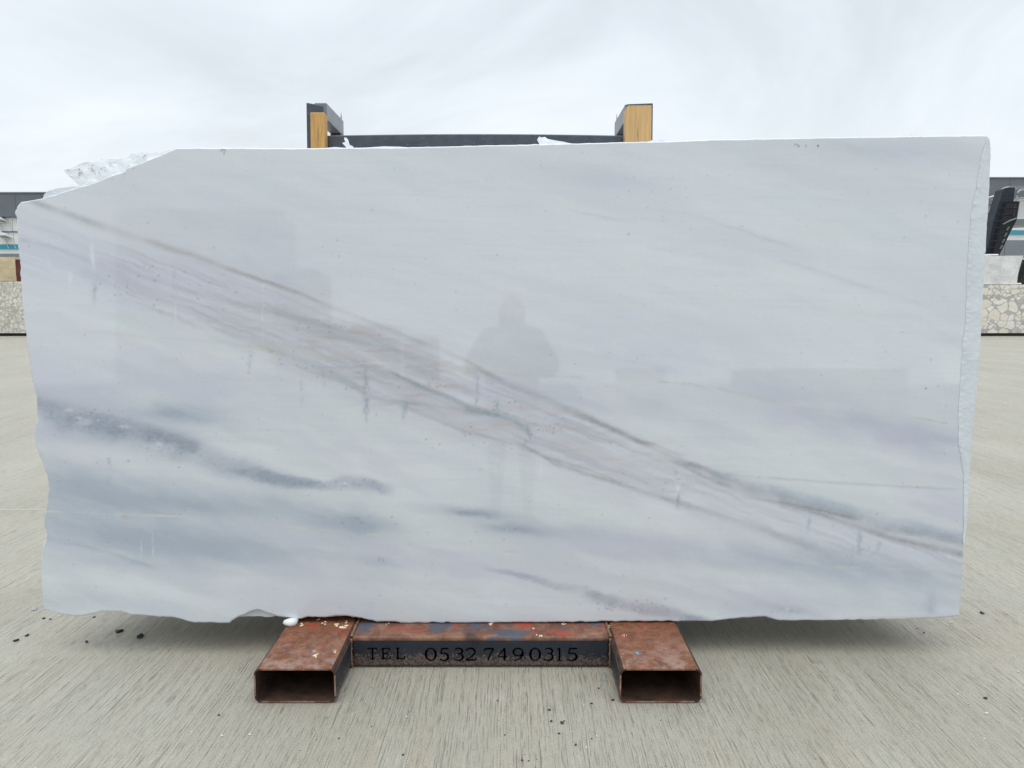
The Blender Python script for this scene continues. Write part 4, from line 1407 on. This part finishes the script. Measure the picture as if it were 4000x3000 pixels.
c = chip('marble_chip', 1138, 2440, .037, M['wchip'], 'smooth white marble chunk resting on the rusty foot under the slab', 'marble chip', None, FOOT_H - 0.0006, .55, 401, 0.015, 0.22)
for p in c.data.polygons: p.use_smooth = True
c.rotation_euler = (0, 0, 0.5)

# ------------------------------------------------------------------ quarry blocks in the yard behind
def rough_block(name, lo, hi, mat, label, seed, amp=0.03, cat='stone block', slant=0.0, parent=None):
    bm = bmesh.new()
    bm_box(bm, (0, 0, 0), (hi[0] - lo[0], hi[1] - lo[1], hi[2] - lo[2]))
    bmesh.ops.subdivide_edges(bm, edges=bm.edges[:], cuts=9, use_grid_fill=True)
    H = hi[2] - lo[2]
    for v in bm.verts:
        a = np.array([v.co.x]); b = np.array([v.co.z + v.co.y * 1.7])
        n = float(fbm(a * 2.1 + seed, b * 2.1, seed, 3)[0]) - 0.5
        m_ = float(fbm(a * 2.1 + seed + 40, b * 2.1 + 7, seed, 3)[0]) - 0.5
        base = min(1, v.co.z / 0.15)
        v.co.x += n * amp * 2 + slant * (v.co.z / H) * (v.co.x / (hi[0] - lo[0]))
        v.co.y += m_ * amp * 2
        v.co.z += n * amp * base
    o = from_bm(name, bm, mat, parent, lo)
    if label: tag(o, label, cat)
    return o


YB = on_ground(3900, 1313)[1]
print('block distance', YB)
zb = 0.10


def bx(px, Y): return on_Y(px, 1200, Y)[0]
def bz(py, Y): return on_Y(2000, py, Y)[2]


# stack with the fine breccia (beyond the slab's wavy edge)
lo_f = (bx(-420, YB), YB, zb); hi_f = (bx(330, YB), YB + 2.0, bz(1099, YB))
rough_block('stone_block', lo_f, hi_f, M['brec_fine'], 'fine grained cream breccia block under a beige block', 3, 0.02)
bg_ = rough_block('stone_block', (bx(-360, YB), YB + 0.05, hi_f[2] + 0.012), (bx(68, YB), YB + 1.8, bz(1003, YB)), M['beige'], 'beige travertine block with red brown broken end', 5, 0.03)
cr = rough_block('crust', (0, 0, 0), (0.17, 1.7, bz(1012, YB) - hi_f[2] - 0.02), M['redbrown'], None, 9, 0.035, parent=bg_)
cr.location = (bx(66, YB) - bx(-360, YB) - 0.02, 0.02, 0.0)
cr['label'] = 'red brown weathered crust on the block end'
# stack with the coarse breccia
lo_c = (bx(3640, YB), YB, zb); hi_c = (bx(4420, YB), YB + 2.0, bz(1112, YB))
rough_block('stone_block', lo_c, hi_c, M['brec_big'], 'coarse cream breccia block with large rounded pebbles', 12, 0.018)
rough_block('stone_block', (bx(3700, YB), YB + 0.06, hi_c[2] + 0.012), (bx(3966, YB), YB + 1.7, bz(998, YB)), M['white_block'], 'white grey-veined marble block on top of the coarse breccia block', 14, 0.03, slant=0.17)
box('stone_offcut', (bx(3854, YB), YB + 0.15, bz(998, YB) + 0.012), (bx(3898, YB), YB + 0.75, bz(998, YB) + 0.055), M['wchip'], None, 0.015)
tag(bpy.data.objects['stone_offcut'], 'thin white offcut lying on the white veined block', 'stone offcut')
for s0, s1, lab in ((lo_f, hi_f, 'dark timber bearer under the fine breccia block'), (lo_c, hi_c, 'dark timber bearer under the coarse breccia block')):
    for d in (0.06, 1.5):
        o = box('timber_bearer', (s0[0] + 0.05, YB + d, 0.001), (s1[0] - 0.05, YB + d + 0.14, zb - 0.012), M['bearer'], None, 0.006)
        tag(o, lab, 'timber', lab.replace('dark timber bearer', 'bearers'))
o = box('stone_offcut', (bx(3958, YB), YB + 0.1, hi_c[2] + 0.014), (bx(3992, YB), YB + 0.5, hi_c[2] + 0.06), M['wchip'], None, 0.015)
tag(o, 'small white offcut on the breccia block beside the dark netting', 'stone offcut')
# dark net over a pallet load behind
o = rough_block('netted_load', (bx(3972, YB + 1), YB + 0.75, hi_c[2] + 0.015), (bx(4300, YB + 1), YB + 1.6, bz(1014, YB + 1)), M['green'], 'dark green netting bundled over a load on the breccia block', 18, 0.05, 'netted load')

# ------------------------------------------------------------------ buildings
def warehouse(name, label, x0, x1, Y, y_roof, y_fas, y_t0, y_t1, y_w0, y_w1, side):
    root = empty(name, (bx((x0 + x1) / 2, Y), Y, 0))
    tag(root, label, 'building')
    ox = root.location.x
    X0, X1 = bx(x0, Y) - ox, bx(x1, Y) - ox
    z = lambda p: bz(p, Y)
    box('wall', (X0, 0.1, 0.0), (X1, 14, z(y_roof) - 0.1), M['white_wall'], root)
    # fascia panels
    n = int((X1 - X0) / 1.6)
    me = None
    for i in range(n):
        w = (X1 - X0) / n
        if me is None:
            bm = bmesh.new()
            bm_box(bm, (0.006, 0, 0), (w - 0.006, 0.3, z(y_roof) - z(y_fas)), 0.006, 1)
            me = bpy.data.meshes.new('fascia_panel'); bm.to_mesh(me); bm.free(); me.materials.append(M['fascia'])
        mesh_obj('fascia_panel', me, None, root, (X0 + i * w, -0.2, z(y_fas)))
    box('coping', (X0 - 0.05, -0.26, z(y_roof) + 0.002), (X1 + 0.05, 0.25, z(y_roof) + 0.08), M['shutter'], root, 0.01)
    box('stripe', (X0, 0.02, z(y_t1)), (X1, 0.098, z(y_t0)), M['teal'], root)
    # wall panels between fascia and stripe
    n = int((X1 - X0) / 2.4)
    w = (X1 - X0) / n
    me = None
    for i in range(n):
        if me is None:
            bm = bmesh.new()
            bm_box(bm, (0.012, 0, 0), (w - 0.012, 0.05, z(y_fas) - z(y_t0) - 0.06), 0.006, 1)
            me = bpy.data.meshes.new('wall_panel'); bm.to_mesh(me); bm.free(); me.materials.append(M['white_wall'])
        mesh_obj('wall_panel', me, None, root, (X0 + i * w, 0.048, z(y_t0) + 0.03))
    n = int((X1 - X0) / 1.9)
    w = (X1 - X0) / n
    me = mf = None
    for i in range(n):
        if me is None:
            bm = bmesh.new(); bm_box(bm, (0.04, 0, 0), (w - 0.04, 0.04, z(y_w0) - z(y_w1)))
            me = bpy.data.meshes.new('window'); bm.to_mesh(me); bm.free(); me.materials.append(M['shutter'])
            bm = bmesh.new(); bm_box(bm, (-0.035, -0.03, 0), (0.035, 0.04, z(y_w0) - z(y_w1)), 0.004, 1)
            mf = bpy.data.meshes.new('mullion'); bm.to_mesh(mf); bm.free(); mf.materials.append(M['shutter'])
        wo_ = mesh_obj('window', me, None, root, (X0 + i * w, 0.05, z(y_w1)))
        mesh_obj('mullion', mf, None, wo_, (0, 0, 0))
    box('sill', (X0, -0.05, z(y_w1) - 0.12), (X1, 0.095, z(y_w1) - 0.003), M['off_white'], root, 0.01)
    return root, ox, z


YL = 46.0
wl, ox, zl = warehouse('warehouse', 'white warehouse with slate fascia, sloping wall lamps and teal stripe', -1500, 700, YL, 757, 848, 956, 973, 991, 1075, -1)
# wall lamps with sloping undersides and their cables
for k, (xa, xb, yt, yb) in enumerate(((-22, 34, 846, 869), (6, 48, 908, 931))):
    p0 = on_Y(xa, yt, YL); p1 = on_Y(xb, yb, YL)
    ww, hh = p1[0] - p0[0], p0[2] - p1[2]
    bm = bmesh.new()
    bm_prism(bm, [(0, 0), (ww, 0), (ww * 0.9, hh * 0.25), (ww * 0.55, hh * 0.9), (0, hh)], 'y', -0.55, 0.0)
    for v in bm.verts:
        if v.co.y < -0.3 and v.co.z < hh * 0.3: v.co.z += hh * 0.42; v.co.x -= ww * 0.1
    lp = from_bm('wall_lamp', bm, M['white_wall'], wl, (p0[0] - ox, 0.04, p1[2]))
    box('lamp_lens', (ww * 0.08, -0.5, -0.03), (ww * 0.85, -0.06, -0.004), M['off_white'], lp)
    for q in (0.35, 1.05):
        bm = bmesh.new()
        bm_tube(bm, [(ww * q, -0.03, 0.0), (ww * (q + .06), -0.03, -0.25), (ww * (q + .14), -0.03, -0.5), (ww * (q + .22), -0.03, -0.62)], 0.018, 6)
        from_bm('cable', bm, M['off_white'], lp)
p0 = on_Y(7, 904, YL); p1 = on_Y(66, 907, YL)
box('conduit', (p0[0] - ox, -0.02, p1[2]), (p1[0] - ox + 1.5, 0.04, p0[2]), M['black'], wl, 0.005)

YR = 46.0
wr, oxr, zr = warehouse('warehouse', 'white warehouse with slate fascia and teal stripe behind the navy crane boom', 3300, 5500, YR, 699, 790, 901, 916, 938, 1008, 1)

# ------------------------------------------------------------------ crane in the yard
YC = 31.0
crane = empty('mobile_crane', (bx(3990, YC), YC, 0))
tag(crane, 'navy blue crane boom leaning beside a white railed cabin, beyond the breccia blocks', 'crane')
ocx = crane.location.x


def P(px, py, dy=0.0):
    p = on_Y(px, py, YC + dy)
    return (p[0] - ocx, dy, p[2])


def poly_part(name, pts, y0, y1, mat, parent=crane):
    bm = bmesh.new()
    bm_prism(bm, [(P(*p, y0)[0], P(*p, y0)[2]) for p in pts], 'y', y0, y1)
    return from_bm(name, bm, mat, parent)


# main mast: two flanges, the inner one set back
mast = poly_part('mast', [(3919, 740), (3929, 734), (3965, 731), (3960, 783), (3921, 930), (3904, 995), (3890, 1060), (3870, 1140), (3805, 1140), (3852, 990), (3882, 860)], 0.0, 0.5, M['navy'])
web = poly_part('mast_web', [(3938, 786), (3983, 787), (3972, 858), (3948, 905), (3906, 992), (3893, 1030), (3875, 1140), (3850, 1140), (3884, 992), (3911, 880)], -0.22, -0.002, M['black'])
# cleats across the mast
for i in range(11):
    y = 762 + i * 25.5
    def lx(yy): return np.interp(yy, [740, 860, 990, 1140], [3919, 3882, 3852, 3805])
    def rx(yy): return np.interp(yy, [785, 858, 905, 992, 1140], [3981, 3970, 3946, 3905, 3872])
    a, b = P(lx(y) - 0.6, y, -0.245), P(rx(y) - 2 if y > 785 else 3958, y, -0.245)
    bm = bmesh.new()
    bm_box(bm, (a[0], -0.245, a[2] - 0.018), (b[0], -0.222, a[2] + 0.018), 0.006, 1)
    from_bm('cleat', bm, M['black'], crane)
# chain of pale pins down the web
for i in range(6):
    a = P(3950 - i * 1.2, 806 + i * 8)
    box('pin', (a[0] - 0.02, -0.262, a[2] - 0.008), (a[0] + 0.02, -0.223, a[2] + 0.010), M['fascia'], crane, 0.004, seg=1)
poly_part('top_beam', [(3935, 733), (3948, 725), (4140, 727), (4140, 733), (3965, 733)], -0.02, 0.42, M['shutter'])
bm = bmesh.new()
bm_tube(bm, [P(3918, 876, -0.28), P(3945, 862, -0.30), P(3972, 852, -0.28)], 0.03, 6)
from_bm('hose', bm, M['shutter'], crane, smooth=True)
for i in range(4):
    y = 885 + i * 24
    cx_ = np.interp(y, [880, 985], [3940, 3902])
    poly_part('gusset', [(cx_ - 8, y + 15), (cx_ + 1, y), (cx_ + 7, y + 1), (cx_ - 2, y + 15)], -0.25, -0.222, M['fascia'])
# white cabin, roof edge and handrail
poly_part('cabin', [(3984, 786), (4140, 770), (4140, 850), (3974, 857)], 0.55, 2.2, M['white_wall'])
poly_part('cabin_roof', [(3968, 787), (4145, 768), (4145, 760), (3968, 780)], 0.5, 2.25, M['white_wall'])
poly_part('cabin_base', [(3966, 868), (3974, 859), (4140, 852), (4140, 872), (3964, 880)], 0.55, 2.2, M['shutter'])
poly_part('cabin_column', [(4080, 1060), (4080, 874), (4135, 874), (4135, 1060)], 1.0, 1.8, M['off_white'])
poly_part('chassis', [(3930, 1240), (3935, 1062), (4150, 1062), (4150, 1240)], 0.9, 2.2, M['off_white'])
bm = bmesh.new()
bm_tube(bm, [P(3970, 785, 0.48), P(3974, 766, 0.48), P(3977, 752, 0.48), P(3983, 744, 0.48), P(3992, 741, 0.48), P(4060, 735, 0.48), P(4130, 730, 0.48), P(4135, 770, 0.48)], 0.035, 8)
from_bm('handrail', bm, M['white_wall'], crane, smooth=True)
bm = bmesh.new()
bm_tube(bm, [P(3956, 780, 0.48), P(3990, 773, 0.48), P(4130, 760, 0.48)], 0.022, 8)
from_bm('handrail', bm, M['white_wall'], crane, smooth=True)
# wheels carry it
for wx_ in (-0.9, 0.9):
    bm = bmesh.new()
    bmesh.ops.create_cone(bm, cap_ends=True, segments=28, radius1=0.55, radius2=0.55, depth=0.4, matrix=Matrix.Translation((wx_ + 0.9, 1.2, 0.55)) @ Matrix.Rotation(R(90), 4, 'X'))
    bmesh.ops.bevel(bm, geom=[e for e in bm.edges if len(e.link_faces) == 2 and e.calc_face_angle(0) > 1], offset=0.06, segments=2, affect='EDGES')
    from_bm('wheel', bm, M['black'], crane)
# covered load beside the boom: silver tarpaulin on a pale tank, lashed with ropes
tank = empty('covered_tank', (bx(3870, YC + 2), YC + 2, 0))
tag(tank, 'pale tank under a crumpled silver tarpaulin next to the navy boom', 'tank')
YT = YC + 2


def PT(px, py, dy=0.0):
    p = on_Y(px, py, YT + dy)
    return (p[0] - tank.location.x, dy, p[2])


def tpoly(name, pts, y0, y1, mat):
    bm = bmesh.new()
    bm_prism(bm, [(PT(*p, y0)[0], PT(*p, y0)[2]) for p in pts], 'y', y0, y1)
    return from_bm(name, bm, mat, tank)


tpoly('tank_body', [(3780, 806), (3935, 803), (3935, 876), (3925, 886), (3780, 892)], 0.1, 1.7, M['white_wall'])
tpoly('tank_leg', [(3782, 892), (3806, 891), (3806, 1262), (3782, 1262)], 0.3, 1.5, M['off_white'])
nx_, nz_ = 26, 12
bm = bmesh.new()
gp = []
for j in range(nz_ + 1):
    row = []
    for i in range(nx_ + 1):
        px = 3770 + 160 * i / nx_
        top = np.interp(px, [3770, 3862, 3902, 3930], [792, 771, 760, 752])
        py = top + (806 - top) * j / nz_
        p = PT(px, py)
        row.append(bm.verts.new((p[0], -0.05 - 0.16 * (float(vnoise(np.array([i * .7]), np.array([j * .45]), 5)[0]) - .5) - 0.03 * j / nz_, p[2])))
    gp.append(row)
for j in range(nz_):
    for i in range(nx_):
        bm.faces.new((gp[j][i], gp[j][i + 1], gp[j + 1][i + 1], gp[j + 1][i]))
bmesh.ops.solidify(bm, geom=bm.faces[:], thickness=0.4)
from_bm('tarpaulin', bm, M['tarp'], tank)
bm = bmesh.new()
bm_tube(bm, [PT(3770, 792, -0.1), PT(3862, 771, -0.1), PT(3904, 759, -0.1)], 0.03, 6)
from_bm('tarpaulin_pole', bm, M['white_wall'], tank, smooth=True)
for pts in ([(3874, 806), (3866, 838), (3857, 872), (3840, 930)], [(3935, 828), (3885, 829), (3864, 830), (3860, 833), (3866, 838), (3935, 842)], [(3935, 872), (3885, 876), (3855, 880), (3835, 884)]):
    bm = bmesh.new()
    bm_tube(bm, [PT(*p, 0.06) for p in pts], 0.018, 6)
    from_bm('rope', bm, M['black'], tank, smooth=True)

# ------------------------------------------------------------------ what the polished face mirrors
def mirror_at(x, y, Y):
    """pixel on the slab -> the place at depth Y seen there by reflection"""
    d = ray(x, y)
    t = np.dot(SO - CAM, NV) / np.dot(d, NV)
    p = CAM + d * t
    r_ = d - 2 * np.dot(d, NV) * NV
    return p + r_ * ((Y - p[1]) / r_[1])


K = 4000 / 2212
for k, (xa, xb, yt, Y, lab, mt) in enumerate((
        (250, 597, 452, -10.0, 'tall stack of pale stone blocks behind the photographer', 'white_block'),
        (590, 678, 580, -9.0, 'upright stone block behind the photographer, darkened for its reflection', 'dim'),
        (676, 845, 702, -11.0, 'long low stone block behind the photographer, darkened for its reflection', 'dim'),
        (872, 938, 728, -13.0, 'squat stone block behind the photographer, darkened for its reflection', 'dim'),
        (1340, 1440, 796, -24.0, 'small far stone block behind the photographer', 'dim'),
        (1605, 1960, 796, -20.0, 'long far row of grey stone behind the photographer', 'dim'))):
    A = mirror_at(xa * K, yt * K, Y); B = mirror_at(xb * K, yt * K, Y)
    rough_block('stone_block', (min(A[0], B[0]), Y - 1.4, 0.002), (max(A[0], B[0]), Y, A[2]), M[mt], lab, 30 + k, 0.03)


def build_person():
    """the photographer: hooded jacket, both hands up holding a phone"""
    root = empty('person', (0.0, -0.38, 0))
    tag(root, 'person in a dark hooded jacket holding up a phone, mirrored in the slab', 'person')
    def skin(name, verts, edges, radii, mat, rootv=0, lev=2):
        me = bpy.data.meshes.new(name)
        me.from_pydata(verts, edges, [])
        o = mesh_obj(name, me, mat, root)
        md = o.modifiers.new('skin', 'SKIN')
        md.use_smooth_shade = True
        for v, r_ in zip(me.skin_vertices[0].data, radii):
            v.radius = r_ if isinstance(r_, tuple) else (r_, r_)
        me.skin_vertices[0].data[rootv].use_root = True
        s = o.modifiers.new('sub', 'SUBSURF'); s.levels = lev; s.render_levels = lev
        return o
    # one continuous body: pelvis, spine, neck, head, arms, legs
    V0 = [(0, 0, .80), (0, -.01, .98), (0, 0, 1.14), (0, .01, 1.26), (0, .03, 1.33), (0, .05, 1.43), (0, .05, 1.51),
          (.15, .01, 1.23), (.27, .06, 1.02), (.17, .24, 1.08), (.085, .325, 1.16),
          (-.15, .01, 1.23), (-.27, .06, 1.02), (-.17, .24, 1.08), (-.085, .325, 1.16),
          (.10, 0, .72), (.11, .02, .42), (.115, -.02, .09), (.12, .12, .035),
          (-.10, 0, .72), (-.11, .02, .42), (-.115, -.02, .09), (-.12, .12, .035)]
    E0 = [(0, 1), (1, 2), (2, 3), (3, 4), (4, 5), (5, 6), (3, 7), (7, 8), (8, 9), (9, 10), (3, 11), (11, 12), (12, 13), (13, 14), (0, 15), (15, 16), (16, 17), (17, 18), (0, 19), (19, 20), (20, 21), (21, 22)]
    Rr = [(.17, .13), (.21, .14), (.22, .14), (.17, .12), .085, (.115, .12), (.085, .085), .11, .10, .07, .036, .11, .10, .07, .036, .10, .07, .045, .04, .10, .07, .045, .04]
    skin('body', V0, E0, Rr, M['clothes'])
    # face inside the hood
    bm = bmesh.new()
    bmesh.ops.create_uvsphere(bm, u_segments=20, v_segments=14, radius=1)
    for v in bm.verts:
        v.co.x *= .072; v.co.y *= .085; v.co.z *= .108
        if v.co.y > .06 and abs(v.co.x) < .018 and -.03 < v.co.z < .02: v.co.y += .022      # nose
    from_bm('face', bm, M['skin'], root, (0, .085, 1.455), smooth=True)
    for s in (-1, 1):
        bm = bmesh.new(); bmesh.ops.create_uvsphere(bm, u_segments=10, v_segments=8, radius=.011)
        from_bm('eye', bm, M['black'], root, (s * .03, .163, 1.47), smooth=True)
    bm = bmesh.new(); bm_tube(bm, [(-.024, .157, 1.412), (0, .164, 1.409), (.024, .157, 1.412)], .005, 6)
    from_bm('mouth', bm, M['redbrown'], root, smooth=True)
    for s in (-1, 1):
        # palm plus five bent fingers closing on the phone's edge
        hv = [(s * .085, .325, 1.16), (s * .088, .332, 1.185), (s * .090, .336, 1.215)]
        he = [(0, 1), (1, 2)]
        hr = [.026, (.030, .018), (.026, .015)]
        for f in range(4):
            i0 = len(hv)
            z = 1.225 - f * .018
            hv += [(s * .092, .348, z), (s * .080, .362, z + .004), (s * .062, .364, z + .006)]
            he += [(2, i0), (i0, i0 + 1), (i0 + 1, i0 + 2)]
            hr += [.0095, .0085, .0075]
        i0 = len(hv)
        hv += [(s * .080, .322, 1.195), (s * .062, .322, 1.208), (s * .045, .326, 1.214)]
        he += [(1, i0), (i0, i0 + 1), (i0 + 1, i0 + 2)]
        hr += [.0115, .010, .0085]
        skin('hand', hv, he, hr, M['skin'])
    ph = box('phone', (-.078, -.38 + .333, 1.163), (.078, -.38 + .342, 1.240), M['black'], None, .003)
    tag(ph, 'black phone held sideways in the hands of the person', 'phone')


build_person()
